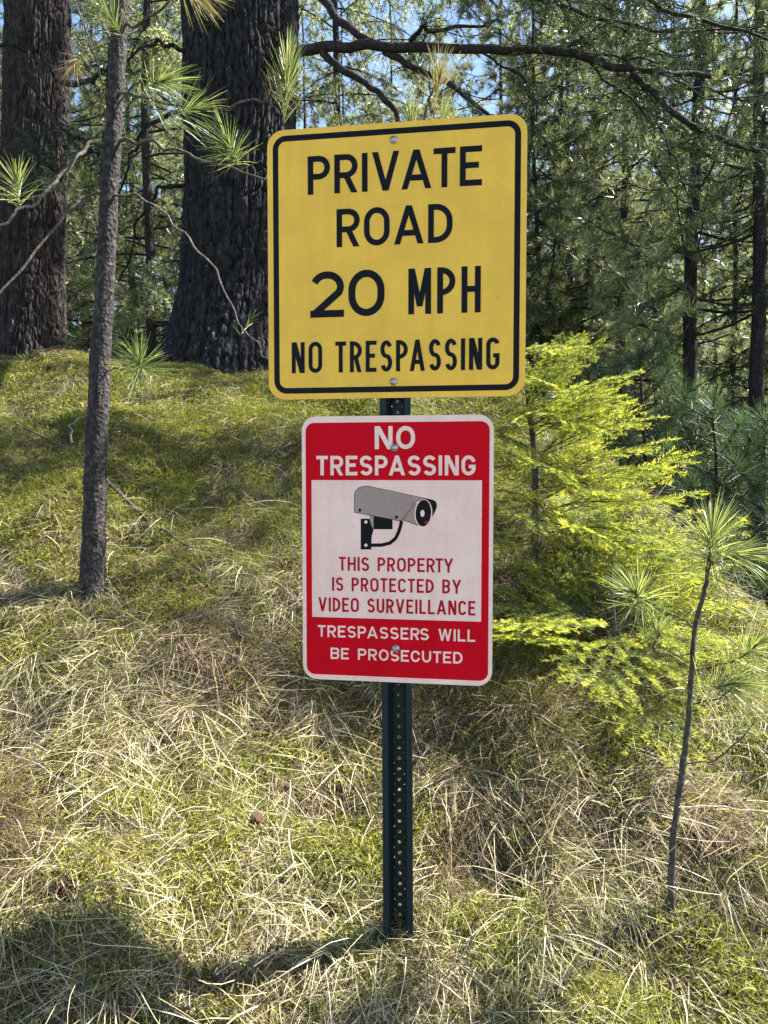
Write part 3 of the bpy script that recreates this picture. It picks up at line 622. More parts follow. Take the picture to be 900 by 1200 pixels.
# slim sapling at left
pb = hit(107, 702); YL = pb[1]
sap = thing('pine_sapling', pb, 'slim pine sapling with speckled grey trunk standing on the bank at left', 'tree')
P = [pb - [0, 0, .1]] + [at(a, b, YL) for a, b in ((107, 700), (110, 620), (113, 520), (118, 420), (124, 310), (130, 200), (134, 140), (138, 60), (143, 0), (147, -60), (150, -140))]
stem(sap, pb, P, [.052, .043, .040, .037, .034, .031, .029, .028, .027, .026, .025, .023], jit=.002, seed=1, sides=26, rough=.10)
def br(t, base, pts, r0, r1, seed, jit=.012, m='twig'):
    q = smooth_path([at(*p) for p in pts], 7, jit, seed); g = Geo(); g.tube(q - base, np.linspace(r0, r1, len(q)) * .78, 7); part('branch', g, M[m], t); return q
Y0 = YL
br(sap, pb, [(132, 168, Y0), (105, 172, Y0 - .05), (75, 200, Y0 - .15), (40, 235, Y0 - .22), (-10, 268, Y0 - .3), (-60, 300, Y0 - .3)], .009, .005, 1)
br(sap, pb, [(134, 166, Y0), (170, 167, Y0 - .04), (205, 176, Y0 - .08), (250, 192, Y0 - .12), (310, 208, Y0 - .2), (370, 222, Y0 - .3)], .008, .004, 2)
br(sap, pb, [(124, 228, Y0), (100, 231, Y0 - .04), (60, 275, Y0 - .1), (0, 345, Y0 - .2), (-50, 400, Y0 - .3)], .007, .004, 3)
br(sap, pb, [(126, 228, Y0), (160, 231, Y0 - .05), (200, 258, Y0 - .12), (240, 300, Y0 - .2), (262, 340, Y0 - .25), (290, 392, Y0 - .3), (318, 425, Y0 - .3)], .006, .003, 4)
br(sap, pb, [(136, 108, Y0), (170, 112, Y0 - .1), (205, 122, Y0 - .15), (235, 128, Y0 - .2), (270, 122, Y0 - .25), (312, 118, Y0 - .3)], .006, .004, 5)
br(sap, pb, [(312, 118, Y0 - .3), (322, 105, Y0 - .3), (335, 75, Y0 - .3)], .004, .003, 6)
br(sap, pb, [(139, 30, Y0), (165, 26, Y0 - .05), (190, 8, Y0 - .1), (215, -15, Y0 - .1)], .008, .004, 7)
br(sap, pb, [(134, 44, Y0), (124, 38, Y0 + .03), (116, 12, Y0 + .05), (108, -20, Y0 + .05)], .010, .006, 8)
br(sap, pb, [(128, 105, Y0), (112, 75, Y0 - .1), (96, 25, Y0 - .1), (84, -20, Y0 - .1)], .0045, .003, 9)
br(sap, pb, [(127, 340, Y0), (150, 343, Y0 - .05), (175, 320, Y0 - .12), (215, 285, Y0 - .2)], .003, .0015, 10)
br(sap, pb, [(121, 437, Y0), (140, 430, Y0 - .1), (158, 426, Y0 - .2)], .004, .003, 11)
br(sap, pb, [(-10, 240, Y0 - .4), (10, 222, Y0 - .4), (20, 212, Y0 - .4)], .003, .002, 12)
br(sap, pb, [(132, 135, Y0), (155, 100, Y0 - .1), (185, 95, Y0 - .15)], .004, .003, 13)
br(sap, pb, [(252, 190, Y0 - .12), (262, 182, Y0 - .2), (268, 168, Y0 - .25)], .003, .002, 14)
S = 1.0
cluster(sap, pb, at(268, 168, Y0 - .25), (-.2, -.5, .45), 95, .125, .0022, (.1, 1.5))
cluster(sap, pb, at(164, 424, Y0 - .2), (.15, -.65, .3), 110, .145, .0022, (.1, 1.5), label='needle burst low on the trunk with pale sunlit needles')
cluster(sap, pb, at(20, 212, Y0 - .4), (.1, -.4, .7), 55, .115, .0022, (.1, 1.35))
cluster(sap, pb, at(338, 78, Y0 - .3), (.1, -.1, 1), 120, .13, .0022, (.05, .75), back=.09)
cluster(sap, pb, at(336, 92, Y0 - .3), (.3, -.1, .2), 40, .09, .0020, (.5, 1.4), 'brown')
cluster(sap, pb, at(190, 95, Y0 - .15), (.8, -.3, .1), 90, .15, .0020, (.1, 1.3))
cluster(sap, pb, at(225, 128, Y0 - .2), (.9, -.2, .2), 50, .14, .0018, (.1, 1.0))
cluster(sap, pb, at(235, -8, Y0 - .1), (.7, -.2, -.2), 60, .12, .0022, (.2, 1.3), 'brown', tint=(3, 1.6))
cluster(sap, pb, at(84, 80, Y0 + .3), (-.2, -.3, -.6), 40, .10, .002, (.1, 1.0), 'brown')
cluster(sap, pb, at(128, 20, Y0 - .1), (-.4, -.3, .6), 60, .13, .002, (.1, 1.4))
cluster(sap, pb, at(296, 372, Y0 - .3), (.3, -.1, .4), 14, .05, .0016, (.1, 1.2))
# slender sapling at right
qb = hit(785, 1075); YR = qb[1]
sr = thing('pine_sapling', qb, 'thin young pine with star shaped needle bursts growing at right of the sign post', 'tree')
P = [qb - [0, 0, .05]] + [at(a, b, YR + dy) for a, b, dy in ((786, 1073, 0), (789, 985, 0), (800, 900, .02), (806, 850, .03), (811, 780, .04), (815, 735, .05), (826, 690, .05), (832, 650, .06), (836, 605, .07))]
stem(sr, qb, P, [.0095, .0085, .008, .0075, .007, .0064, .0058, .005, .0045, .004], 'twig', jit=.0016, seed=3, sides=12, rough=.08)
q = YR + .05
br(sr, qb, [(815, 737, q), (795, 724, q - .03), (770, 712, q - .06), (746, 696, q - .1)], .003, .0028, 21, .004)
br(sr, qb, [(811, 766, q), (790, 768, q - .04), (766, 762, q - .08), (772, 742, q - .1)], .0028, .0026, 22, .003)
br(sr, qb, [(811, 785, q), (845, 779, q - .03), (868, 770, q - .06), (888, 756, q - .08)], .003, .0024, 23, .004)
br(sr, qb, [(850, 745, q), (866, 757, q - .02), (886, 768, q - .05)], .0026, .0022, 24, .003, 'stick')
br(sr, qb, [(806, 826, q), (835, 820, q - .04), (850, 812, q - .07), (864, 800, q - .1)], .003, .0026, 25, .004)
br(sr, qb, [(797, 896, q - .03), (830, 892, q - .05), (850, 882, q - .08), (884, 848, q - .1)], .003, .002, 26, .004)
br(sr, qb, [(795, 946, q - .05), (840, 945, q), (880, 949, q + .05), (930, 954, q + .1)], .002, .0018, 27, .004, 'stick')
br(sr, qb, [(789, 1035, q - .05), (830, 1037, q - .02), (860, 1032, q), (890, 1018, q)], .0018, .0014, 28, .004)
br(sr, qb, [(831, 660, q), (848, 656, q - .02), (866, 650, q - .03)], .003, .003, 29, .003)
cluster(sr, qb, at(835, 625, q), (.02, -.15, 1), 150, .125, .0021, (.05, 1.75), label='topmost needle burst, spreading and pale', back=.07, tint=(2.4, 1.9))
cluster(sr, qb, at(868, 650, q - .03), (.9, -.25, -.05), 110, .105, .0020, (.1, 1.45), back=.05, tint=(2.4, 1.9))
cluster(sr, qb, at(745, 694, q - .1), (-.35, -.5, .45), 130, .115, .0020, (.1, 1.5), tint=(2.4, 1.9))
cluster(sr, qb, at(772, 740, q - .1), (.1, -.4, .8), 70, .085, .0019, (.1, 1.4), tint=(2.4, 1.9))
cluster(sr, qb, at(888, 756, q - .08), (.5, -.3, .5), 80, .10, .0020, (.1, 1.3), tint=(2.4, 1.9))
cluster(sr, qb, at(862, 802, q - .1), (.5, -.4, .15), 120, .115, .0020, (.1, 1.5), tint=(2.2, 1.7))
cluster(sr, qb, at(884, 848, q - .1), (.6, -.3, .4), 24, .07, .0018, (.1, 1.2))
cluster(sr, qb, at(893, 1016, q), (.6, -.2, .5), 34, .08, .0018, (.1, 1.2), tint=(2.8, 1.5))
cluster(sr, qb, at(806, 828, q), (.1, -.3, 1), 20, .06, .0018, (.2, 1.2))
# sapling whose leader stands behind the yellow sign
xb, Yb = .045, 3.0; hb = np.array([xb, Yb, float(gz(xb, Yb))])
sh = thing('pine_sapling', hb, 'pine sapling hidden by the signs, only its needle tips showing above the yellow sign', 'tree')
stem(sh, hb, [hb - [0, 0, .1], hb + [.0, 0, .6], at(486, 210, Yb), at(497, 140, Yb), at(503, 118, Yb), at(516, 88, Yb)], [.013, .010, .009, .006, .005, .004], 'twig', jit=.006, seed=6, rough=.06)
br(sh, hb, [(492, 175, Yb), (486, 155, Yb - .05), (481, 135, Yb - .1)], .003, .0025, 31); br(sh, hb, [(498, 170, Yb), (508, 150, Yb - .05), (515, 138, Yb - .1)], .003, .0025, 32)
cluster(sh, hb, at(514, 92, Yb), (.12, -.1, 1), 70, .17, .0026, (.05, .85), 'brown', 'brownish topmost needle burst', (3, 1.8), .06)
cluster(sh, hb, at(481, 140, Yb - .1), (-.15, -.1, 1), 50, .12, .0024, (.05, .7)); cluster(sh, hb, at(518, 142, Yb - .1), (.2, -.1, 1), 50, .12, .0024, (.05, .8), tint=(3, 1.6))
# shaded young pines behind the bush
def young_pine(x, y, H, seed, label, m):
    rs2 = np.random.default_rng(seed); b = np.array([x, y, float(gz(x, y))]); t = thing('young_pine', b, label, 'tree', 'shaded young pines at the foot of the wood')
    st = smooth_path([b - [0, 0, .1], b + [.02, 0, H * .5], b + [-.01, .02, H]], 8, .01, seed); g = Geo(); g.tube(st - b, np.linspace(.016, .005, len(st)), 8); part('trunk', g, M['twig_dark'], t)
    gw = Geo()
    for k in range(22):
        u = .12 + .88 * (k + .5) / 22; B, _ = along(st, np.array([u])); a = rs2.uniform(0, 2 * PI); L = (.55 * (1 - u) + .10) * rs2.uniform(.7, 1.1)
        d = np.array([math.cos(a), math.sin(a), .35]); qq = np.linspace(0, 1, 5)[:, None]; p = B[0] + d * L * qq + np.array([0, 0, .25]) * L * qq ** 2
        gw.tube(p - b, np.linspace(.005, .002, 5), 4, cap=False); g = Geo()
        for uu in ((1.0,) if L < .25 else (1.0, .6)):
            c, dd = along(p, np.array([uu])); tuft(g, c[0] - b, dd[0] + [0, 0, .25], 60, .14, .0030, (.1, 1.35), (2, 2.3), .07, 3)
        part('needle_cluster', g, M[m], t)
    c, dd = along(st, np.array([1.0])); g = Geo(); tuft(g, c[0] - b, [0, 0, 1], 80, .14, .003, (.05, 1.3), (2, 2.3), .08, 3); part('needle_cluster', g, M[m], t)
    part('branches', gw, M['twig_dark'], t)
def spot(px, Yd): d = ray(px, 500); return d[0] * Yd / d[1]
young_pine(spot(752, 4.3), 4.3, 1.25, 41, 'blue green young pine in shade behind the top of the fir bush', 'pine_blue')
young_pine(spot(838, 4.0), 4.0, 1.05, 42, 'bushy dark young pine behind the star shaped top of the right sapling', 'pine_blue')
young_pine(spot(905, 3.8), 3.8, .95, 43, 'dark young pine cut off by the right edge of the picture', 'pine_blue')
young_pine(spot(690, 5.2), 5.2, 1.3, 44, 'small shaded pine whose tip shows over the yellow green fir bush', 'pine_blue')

# ------------------------------------------------------------------ yellow green fir bush
fx, fy = spot(632, 2.8), 2.8; fb = np.array([fx, fy, float(gz(fx, fy))])
bush = thing('fir_bush', fb, 'bright yellow green young fir with sunlit flat boughs beside the signs', 'tree')
top = at(612, 405, fy)
st = smooth_path([fb - [0, 0, .1], (fb + top) / 2 + [.02, 0, 0], top], 8, .01, 2) - fb; g = Geo(); g.tube(st, np.linspace(.022, .004, len(st)), 8); part('trunk', g, M['twig'], bush)
bm = []
for s in range(5):
    wd, nn = firbough(60 + s, 1.0, .03 + .035 * s, 15 + s, True, .0036, .042, .0038); bm.append((wd.mesh('bough', M['twig']), nn.mesh('needles', M['fir'])))
def spray(parent, v, loc, rot, L):
    q = link('bough', bm[v][0], parent, loc, rot); q.scale = (L, L, L); link('needle_spray', bm[v][1], q); return q
H_ = top[2] - fb[2]; rb = np.random.default_rng(12)
def bough(u, a, L, tilt, v, roll=0):
    B, _ = along(st, np.array([u])); return spray(bush, v, B[0], (roll, -tilt, a), L)
for k in range(40):
    u = .04 + .93 * (k + rb.uniform(0, .9)) / 40
    a = rb.uniform(-1.9, .75) if rb.uniform() < .85 else rb.uniform(.75, 3.4)
    L = (.62 * (1 - u) ** .75 + .16) * rb.uniform(.7, 1.05) * (1.0 if abs(a) < 1.0 else .72)
    if math.cos(a) < -.1: L *= .55
    bough(u, a, L, (rb.uniform(.12, .55) if u > .3 else rb.uniform(-.25, .25) + (.45 * math.sin(a) if a < 0 else .1)), k % 5, rb.uniform(-.8, .8))
for k in range(12): bough(.22 + .07 * k * .95, -2.3 + 1.5 * ((k * .618) % 1), .5 - .02 * k, -.1, k % 5, rb.uniform(-.5, .5))
# boughs whose tips stand clear against the dark wood
for (tx, ty), u, v in (((682, 438), .90, 0), ((775, 512), .72, 1), ((822, 556), .55, 2), ((862, 738), .30, 3), ((735, 480), .84, 2), ((650, 425), .96, 3), ((712, 470), .8, 4), ((790, 540), .6, 1), ((822, 600), .5, 3), ((560, 520), .8, 2), ((800, 660), .42, 4), ((760, 590), .6, 0), ((858, 700), .22, 1), ((610, 680), .45, 2), ((606, 640), .5, 3)):
    u = max(.05, u - .2)
    B, _ = along(st, np.array([u])); T = at(tx, ty, fy - .25) - fb - B[0]; L = np.linalg.norm(T)
    bough(u, math.atan2(T[1], T[0]), L, math.asin(T[2] / L) + .10, v)

lb = hit(715, 790); low = thing('fir_bush', lb, 'low muted green fir seedling spreading over the bank under the bright fir bush', 'tree')
g = Geo(); g.tube([[0, 0, -.05], [.01, 0, .15], [0, .01, .34]], [.012, .009, .003], 7); part('trunk', g, M['twig'], low)
for k in range(20):
    a = k * 2.4; L = rb.uniform(.25, .55); spray(low, k % 5, (0, 0, .02 + .008 * k), (rb.uniform(-.3, .3), -(rb.uniform(.1, .45) + .5 * math.sin(a)), a), L)
# ------------------------------------------------------------------ post and signs
YAW = -.154
SU = np.array([math.cos(YAW), math.sin(YAW), 0]); SN = np.array([math.sin(YAW), -math.cos(YAW), 0])   # along the sign, out of its face
YC = np.array([.022, 1.750, 1.976]); RC = np.array([.027, 1.741, 1.326])
def rrect(w, h, r, n=8):
    out = []
    for cx, cy, a0 in ((w / 2 - r, h / 2 - r, 0), (-w / 2 + r, h / 2 - r, 90), (-w / 2 + r, -h / 2 + r, 180), (w / 2 - r, -h / 2 + r, 270)):
        for k in range(n + 1):
            a = math.radians(a0 + 90 * k / n); out.append((cx + r * math.cos(a), cy + r * math.sin(a)))
    return np.array(out)
# sign local axes: x along, y = up, z = out of the face
def plate(g, poly, z0, z1):
    n = len(poly); c = poly.mean(0); V = np.vstack([np.c_[poly, np.full(n, z1)], [[*c, z1]], np.c_[poly, np.full(n, z0)], [[*c, z0]]])
    i = np.arange(n); j = (i + 1) % n
    g.add(V, np.vstack([np.c_[i, j, np.full(n, n)], np.c_[j + n + 1, i + n + 1, np.full(n, 2 * n + 1)]])); g.add(V, np.c_[j, i, i + n + 1, j + n + 1])
def ring(g, a, b, z):
    n = len(a); V = np.vstack([np.c_[a, np.full(n, z)], np.c_[b, np.full(n, z)]]); i = np.arange(n); j = (i + 1) % n; g.add(V, np.c_[i, j, j + n, i + n])
def sheet(g, poly, z):
    poly = np.asarray(poly, float); g.add(np.c_[poly, np.full(len(poly), z)], [list(range(len(poly)))])
def stroke(g, pts, s, z, closed=False):
    p = np.asarray(pts, float)
    if closed:
        t = np.roll(p, -1, 0) - np.roll(p, 1, 0)
        a, b = p - np.roll(p, 1, 0), np.roll(p, -1, 0) - p
    else:
        a = np.vstack([p[1] - p[0], np.diff(p, axis=0)]); b = np.vstack([np.diff(p, axis=0), p[-1] - p[-2]])
    a, b = unit(a), unit(b); na = np.c_[-a[:, 1], a[:, 0]]; nb = np.c_[-b[:, 1], b[:, 0]]; m = unit(na + nb); k = s / 2 / np.clip(np.sum(m * na, 1), .45, 1)
    l, r = p + m * k[:, None], p - m * k[:, None]; n = len(p); i = np.arange(n if closed else n - 1); j = (i + 1) % n
    g.add(np.c_[np.vstack([l, r]), np.full(2 * n, z)], np.c_[i, i + n, j + n, j])
def arc(cx, cy, rx, ry, a0, a1, n=12):
    a = np.radians(np.linspace(a0, a1, n)); return [(cx + rx * math.cos(q), cy + ry * math.sin(q)) for q in a]
RATIO = dict(A=.78, B=.62, C=.64, D=.63, E=.56, G=.65, H=.63, I=0, L=.54, M=.76, N=.65, O=.68, P=.60, R=.62, S=.60, T=.56, U=.63, V=.72, W=.92, Y=.72)
RATIO.update({'2': .72, '0': .76})
def glyph(ch, w, s):
    """returns list of ('s', pts, closed) strokes and ('p', poly) pieces in a w x 1 cell"""
    h = s / 2; o = []; st_ = lambda x: o.append(('p', [(x, 0), (x + s, 0), (x + s, 1), (x, 1)])); bar = lambda x0, x1, y: o.append(('p', [(x0, y - h), (x1, y - h), (x1, y + h), (x0, y + h)]))
    def dg(x0, y0, x1, y1, t=1.0):
        L = math.hypot(x1 - x0, y1 - y0); hs = s * t * L / abs(y1 - y0) / 2; o.append(('p', [(x0 - hs, y0), (x1 - hs, y1), (x1 + hs, y1), (x0 + hs, y0)]))
    ry = min(.5 - h, (w / 2 - h) * 1.12); rx = w / 2 - h; ct, cb = 1 - h - ry, h + ry
    if ch == 'I': st_(0)
    elif ch == 'E': st_(0); bar(0, w, h); bar(0, w * .86, .52); bar(0, w, 1 - h)
    elif ch == 'L': st_(0); bar(0, w, h)
    elif ch == 'H': st_(0); st_(w - s); bar(0, w, .51)
    elif ch == 'T': st_(w / 2 - h); bar(0, w, 1 - h)
    elif ch == 'N': st_(0); st_(w - s); hs = s * .62; o.append(('p', [(0, 1), (w - 2 * hs, 0), (w, 0), (2 * hs, 1)]))
    elif ch == 'M': st_(0); st_(w - s); dg(s * .62, 1, w / 2, .17, .95); dg(w - s * .62, 1, w / 2, .17, .95)
    elif ch == 'V': dg(s * .55, 1, w / 2, 0); dg(w - s * .55, 1, w / 2, 0)
    elif ch == 'A': dg(s * .55, 0, w / 2, 1); dg(w - s * .55, 0, w / 2, 1); bar(w * .22, w * .78, .29)
    elif ch == 'W': 
        for x0, x1 in ((s * .5, w * .28), (w / 2, w * .28), (w / 2, w * .72), (w - s * .5, w * .72)): dg(x0, 1, x1, 0, .92)
    elif ch == 'Y': dg(s * .55, 1, w / 2, .40); dg(w - s * .55, 1, w / 2, .40); o.append(('p', [(w / 2 - h, 0), (w / 2 + h, 0), (w / 2 + h, .46), (w / 2 - h, .46)]))
    elif ch in 'O0': o.append(('s', arc(w / 2, ct, rx, ry, 0, 180, 14) + arc(w / 2, cb, rx, ry, 180.1, 359.9, 14), True))
    elif ch in 'CG':
        o.append(('s', arc(w / 2, ct, rx, ry, 12, 180, 13) + arc(w / 2, cb, rx, ry, 180.1, 348 if ch == 'C' else 359.9, 13) + ([(w - h, .44)] if ch == 'G' else []), False))
        if ch == 'G': bar(w * .52, w, .44)
    elif ch == 'U': o.append(('s', [(h, 1)] + arc(w / 2, cb, rx, ry, 180, 360, 14) + [(w - h, 1)], False))
    elif ch == 'S':
        r_ = (1 - s) / 4; o.append(('s', arc(w / 2, 1 - h - r_, rx, r_, 22, 250, 15) + arc(w / 2, h + r_, rx, r_, 70, -158, 15), False))
    elif ch == 'D': st_(0); q = min(w - s, .36); o.append(('s', [(h, 1 - h)] + arc(w - h - q, 1 - h - q, q, q, 90, 0, 9) + arc(w - h - q, h + q, q, q, 0, -90, 9) + [(h, h)], False))
    elif ch in 'PRB':
        st_(0); y0 = .46 if ch != 'B' else .52; q = (1 - h - y0) / 2; q2 = min(q, w - s); o.append(('s', [(h, 1 - h)] + arc(w - h - q2, 1 - h - q, q2, q, 90, -90, 13) + [(h, y0)], False))
        if ch == 'R': dg(w * .50, y0, w - s * .6, 0)
        if ch == 'B': q = (y0 - h) / 2; o.append(('s', [(h, y0)] + arc(w - h - q, h + q, q, q, 90, -90, 13) + [(h, h)], False))
    elif ch == '2': o.append(('s', arc(w / 2, 1 - h - .26, rx, .26, 158, -28, 14) + [(h * 1.35, s * .55)], False)); o.append(('p', [(0, 0), (w, 0), (w, s), (0, s)]))
    return o
def text_line(par, txt, x0, x1, yb0, yb1, h0, h1, s, z, m, gap=.13, space=.42, label=None):
    """lettering between x0 and x1 (metres on the sign), baseline yb0->yb1, heights h0->h1"""
    hgt = (h0 + h1) / 2; W = (x1 - x0) / hgt
    fixed = sum(s if c == 'I' else 0 for c in txt) + sum((space if (a == ' ') else 0) for a in txt)
    kern = lambda a, b: 0 if ' ' in (a, b) else (gap * .45 if (a + b) in ('VA', 'AT', 'TA', 'PA', 'AV', 'TY', 'RT', 'RS') else gap)
    gaps = sum(kern(a, b) for a, b in zip(txt, txt[1:])); rat = sum(RATIO.get(c, 0) for c in txt); f = (W - fixed - gaps) / rat; cur = 0; k = 0
    for i, ch in enumerate(txt):
        if ch == ' ': cur += space; continue
        w_ = s if ch == 'I' else RATIO[ch] * f; g = Geo()
        for kind in glyph(ch, w_, s):
            k += 1; gg = Geo(); zz = z + .00006 * (k % 4)
            if kind[0] == 's': stroke(gg, kind[1], s, zz, kind[2])
            else: 
                q = kind[1]; ar = sum(a[0] * b[1] - b[0] * a[1] for a, b in zip(q, q[1:] + q[:1])); sheet(gg, q if ar > 0 else q[::-1], zz)
            for v, ff in zip(gg.v, gg.f):
                v = v.copy(); v[:, 0] = (v[:, 0] + cur) * hgt; t = v[:, 0] / (x1 - x0); v[:, 1] = (yb0 + (yb1 - yb0) * t) + v[:, 1] * (h0 + (h1 - h0) * t); v[:, 0] += x0; g.add(v, ff)
        part('letter', g, m, par); cur += w_ + (kern(ch, txt[i + 1]) if i + 1 < len(txt) else 0)
def sign_frame(name, c, label):
    t = thing(name, c, label, 'sign'); t.rotation_euler = (PI / 2, 0, YAW); return t
def uv(c, px, py):
    """photograph pixel -> metres on the sign plane (placement of the print)"""
    d = ray(px, py); k = np.dot(c - EYE, SN) / np.dot(d, SN); p = EYE + d * k - c; return float(np.dot(p, SU)), float(p[2])
def line_at(par, c, fx_, txt, L, R, s, z, m, **k):
    """L = (x, top, bottom), R = (x, top, bottom) measured in a crop; fx_ maps crop -> photograph"""
    a, b = uv(c, *fx_(L[0], L[1])), uv(c, *fx_(L[0], L[2])); e, f = uv(c, *fx_(R[0], R[1])), uv(c, *fx_(R[0], R[2]))
    text_line(par, txt, b[0], f[0], (b[1] + f[1]) / 2, (b[1] + f[1]) / 2, (a[1] - b[1] + e[1] - f[1]) / 2, (a[1] - b[1] + e[1] - f[1]) / 2, s, z, m, **k)
def bolt(par, x, y, z):
    g = Geo(); n = 20; a = np.arange(n) / n * 2 * PI; prof = [(.0088, 0), (.0088, .0012), (.006, .0018), (.0052, .0040), (.003, .0052), (.0015, .0054)]
    V = np.concatenate([np.c_[x + r * np.cos(a), y + r * np.sin(a), np.full(n, z + q)] for r, q in prof]); i, j = np.meshgrid(np.arange(len(prof) - 1), np.arange(n), indexing='ij'); j2 = (j + 1) % n
    g.add(V, np.stack([i * n + j, i * n + j2, (i + 1) * n + j2, (i + 1) * n + j], -1).reshape(-1, 4), .5, True); g.add(V[-n:], [list(range(n))]); part('bolt', g, M['metal'], par)
F1 = lambda x, y: (300 + .36667 * x, 120 + .36667 * y)
F2 = lambda x, y: (340 + .29172 * x, 470 + .29172 * y)
F3 = lambda x, y: (400 + .14444 * x, 550 + .14444 * y)
T = .0010
# yellow sign
ys_ = sign_frame('road_sign', YC, 'yellow square private road sign with black lettering on top of the post')
g = Geo(); plate(g, rrect(.585, .6096, .038), -.0025, 0); part('sheet', g, M['alu'], ys_)
g = Geo(); sheet(g, rrect(.5846, .6092, .0378), .0003); part('face', g, M['yellow'], ys_)
g = Geo(); ring(g, rrect(.5846 - .026, .6092 - .026, .030), rrect(.5846 - .052, .6092 - .052, .017), .0006); part('border', g, M['black'], ys_)
kw = dict(m=M['black'])
line_at(ys_, YC, F1, 'PRIVATE', (166, 172, 294), (722, 139, 267), .150, T, M['black'], gap=.115)
line_at(ys_, YC, F1, 'ROAD', (258, 340, 461), (628, 324, 449), .150, T, M['black'], gap=.115)
line_at(ys_, YC, F1, '20', (174, 541, 687), (411, 534, 683), .155, T, M['black'], gap=.10)
line_at(ys_, YC, F1, 'MPH', (487, 532, 678), (718, 522, 671), .128, T, M['black'], gap=.135)
line_at(ys_, YC, F1, 'NO', (115, 767, 866), (212, 765, 864), .132, T, M['black'], gap=.13)
line_at(ys_, YC, F1, 'TRESPASSING', (254, 764, 862), (778, 752, 855), .132, T, M['black'], gap=.125)
for p in ((440, 120), (440, 893)): bolt(ys_, *uv(YC, *F1(*p)), .0008)
# red and white sign
rs_ = sign_frame('warning_sign', RC, 'red and white no trespassing sign with a security camera picture under the yellow sign')
g = Geo(); plate(g, rrect(.438, .6096, .034), -.0025, 0); part('sheet', g, M['alu'], rs_)
g = Geo(); sheet(g, rrect(.4376, .6092, .0338), .0003); part('face', g, M['white'], rs_)
tl, br_ = uv(RC, *F2(62, 88)), uv(RC, *F2(792, 1125)); tl2, br2 = uv(RC, *F2(86, 318)), uv(RC, *F2(770, 887))
x0, x1 = tl[0], -tl[0]; y1 = tl[1]; y0 = (uv(RC, *F2(70, 1095))[1] + br_[1]) / 2; wy1 = (tl2[1] + uv(RC, *F2(770, 318))[1]) / 2; wy0 = (uv(RC, *F2(91, 866))[1] + br2[1]) / 2
def half(xa, xb, ya, yb, r, topside):
    q = rrect(xb - xa, yb - ya, r) + [(xa + xb) / 2, (ya + yb) / 2]
    return np.array([(a, (yb if (not topside and b > (ya + yb) / 2) else ya if (topside and b < (ya + yb) / 2) else b)) if True else 0 for a, b in q])
def halfpoly(xa, xb, ya, yb, r, topside):
    if topside: return [(xa, ya), (xb, ya)] + arc(xb - r, yb - r, r, r, 0, 90, 9) + arc(xa + r, yb - r, r, r, 90, 180, 9)
    return [(xb, yb), (xa, yb)] + arc(xa + r, ya + r, r, r, 180, 270, 9) + arc(xb - r, ya + r, r, r, 270, 360, 9)
wx0, wx1 = tl2[0], uv(RC, *F2(769, 600))[0]
g = Geo(); sheet(g, halfpoly(x0, x1, wy1, y1, .020, True), .0006); part('top_panel', g, M['red'], rs_)
g = Geo(); sheet(g, halfpoly(x0, x1, y0, wy0, .020, False), .0006); part('bottom_panel', g, M['red'], rs_)
g = Geo(); sheet(g, [(x0, wy0), (wx0, wy0), (wx0, wy1), (x0, wy1)], .0006); sheet(g, [(wx1, wy0), (x1, wy0), (x1, wy1), (wx1, wy1)], .0006); part('side_border', g, M['red'], rs_)
line_at(rs_, RC, F2, 'NO', (340, 103, 193), (502, 98, 193), .185, T, M['white'], gap=.16)
line_at(rs_, RC, F2, 'TRESPASSING', (106, 220, 297), (745, 218, 300), .178, T, M['white'], gap=.13)
line_at(rs_, RC, F2, 'THIS PROPERTY', (196, 626, 682), (655, 632, 688), .152, T, M['redtext'], gap=.14, space=.62)
line_at(rs_, RC, F2, 'IS PROTECTED BY', (169, 708, 762), (687, 717, 774), .152, T, M['redtext'], gap=.14, space=.62)
line_at(rs_, RC, F2, 'VIDEO SURVEILLANCE', (114, 789, 845), (744, 802, 860), .152, T, M['redtext'], gap=.14, space=.62)
line_at(rs_, RC, F2, 'TRESPASSERS WILL', (112, 899, 947), (744, 919, 966), .168, T, M['white'], gap=.165, space=.8)
line_at(rs_, RC, F2, 'BE PROSECUTED', (163, 991, 1036), (692, 1007, 1054), .168, T, M['white'], gap=.165, space=.8)
for p in ((419, 188), (425, 994)): bolt(rs_, *uv(RC, *F2(*p)), .0014)
# camera pictogram
pc = lambda pts: [uv(RC, *F3(*p)) for p in pts]
def ccw(q):
    ar = sum(a[0] * b[1] - b[0] * a[1] for a, b in zip(q, q[1:] + q[:1])); return q if ar > 0 else q[::-1]
def pic(name, pts, m, z):
    g = Geo(); sheet(g, ccw(pc(pts)), z); return g
def ell(cx, cy, rx, ry, tilt=0, n=28):
    return [(cx + rx * math.cos(a) * math.cos(tilt) - ry * math.sin(a) * math.sin(tilt), cy + rx * math.cos(a) * math.sin(tilt) + ry * math.sin(a) * math.cos(tilt)) for a in np.arange(n) / n * 2 * PI]
pk = link('camera_picture', None, rs_); pk['label'] = 'printed picture of a security camera on a wall bracket'
body = [(107, 348), (107, 205), (118, 172), (150, 146), (190, 136), (215, 136), (690, 236), (640, 250), (600, 262), (575, 300), (498, 410), (470, 418)]
hood = [(107, 348), (107, 205), (118, 172), (150, 146), (190, 136), (215, 136), (690, 236), (770, 270), (600, 262), (498, 410), (470, 420)]
g = Geo(); sheet(g, ccw(pc([(498, 412), (600, 268), (640, 300), (650, 450), (620, 458)])), .0007); sheet(g, ccw(pc([(230, 372), (262, 378), (262, 482), (232, 442)])), .0007); part('lens_tube', g, M['greyprint'], pk)
g = Geo(); sheet(g, ccw(pc(body)), .0009); part('housing', g, M['greyprint'], pk)
g = Geo(); stroke(g, pc(body), .0012, .0011, True); stroke(g, pc([(498, 412), (560, 428), (625, 458)]), .0010, .0010); 
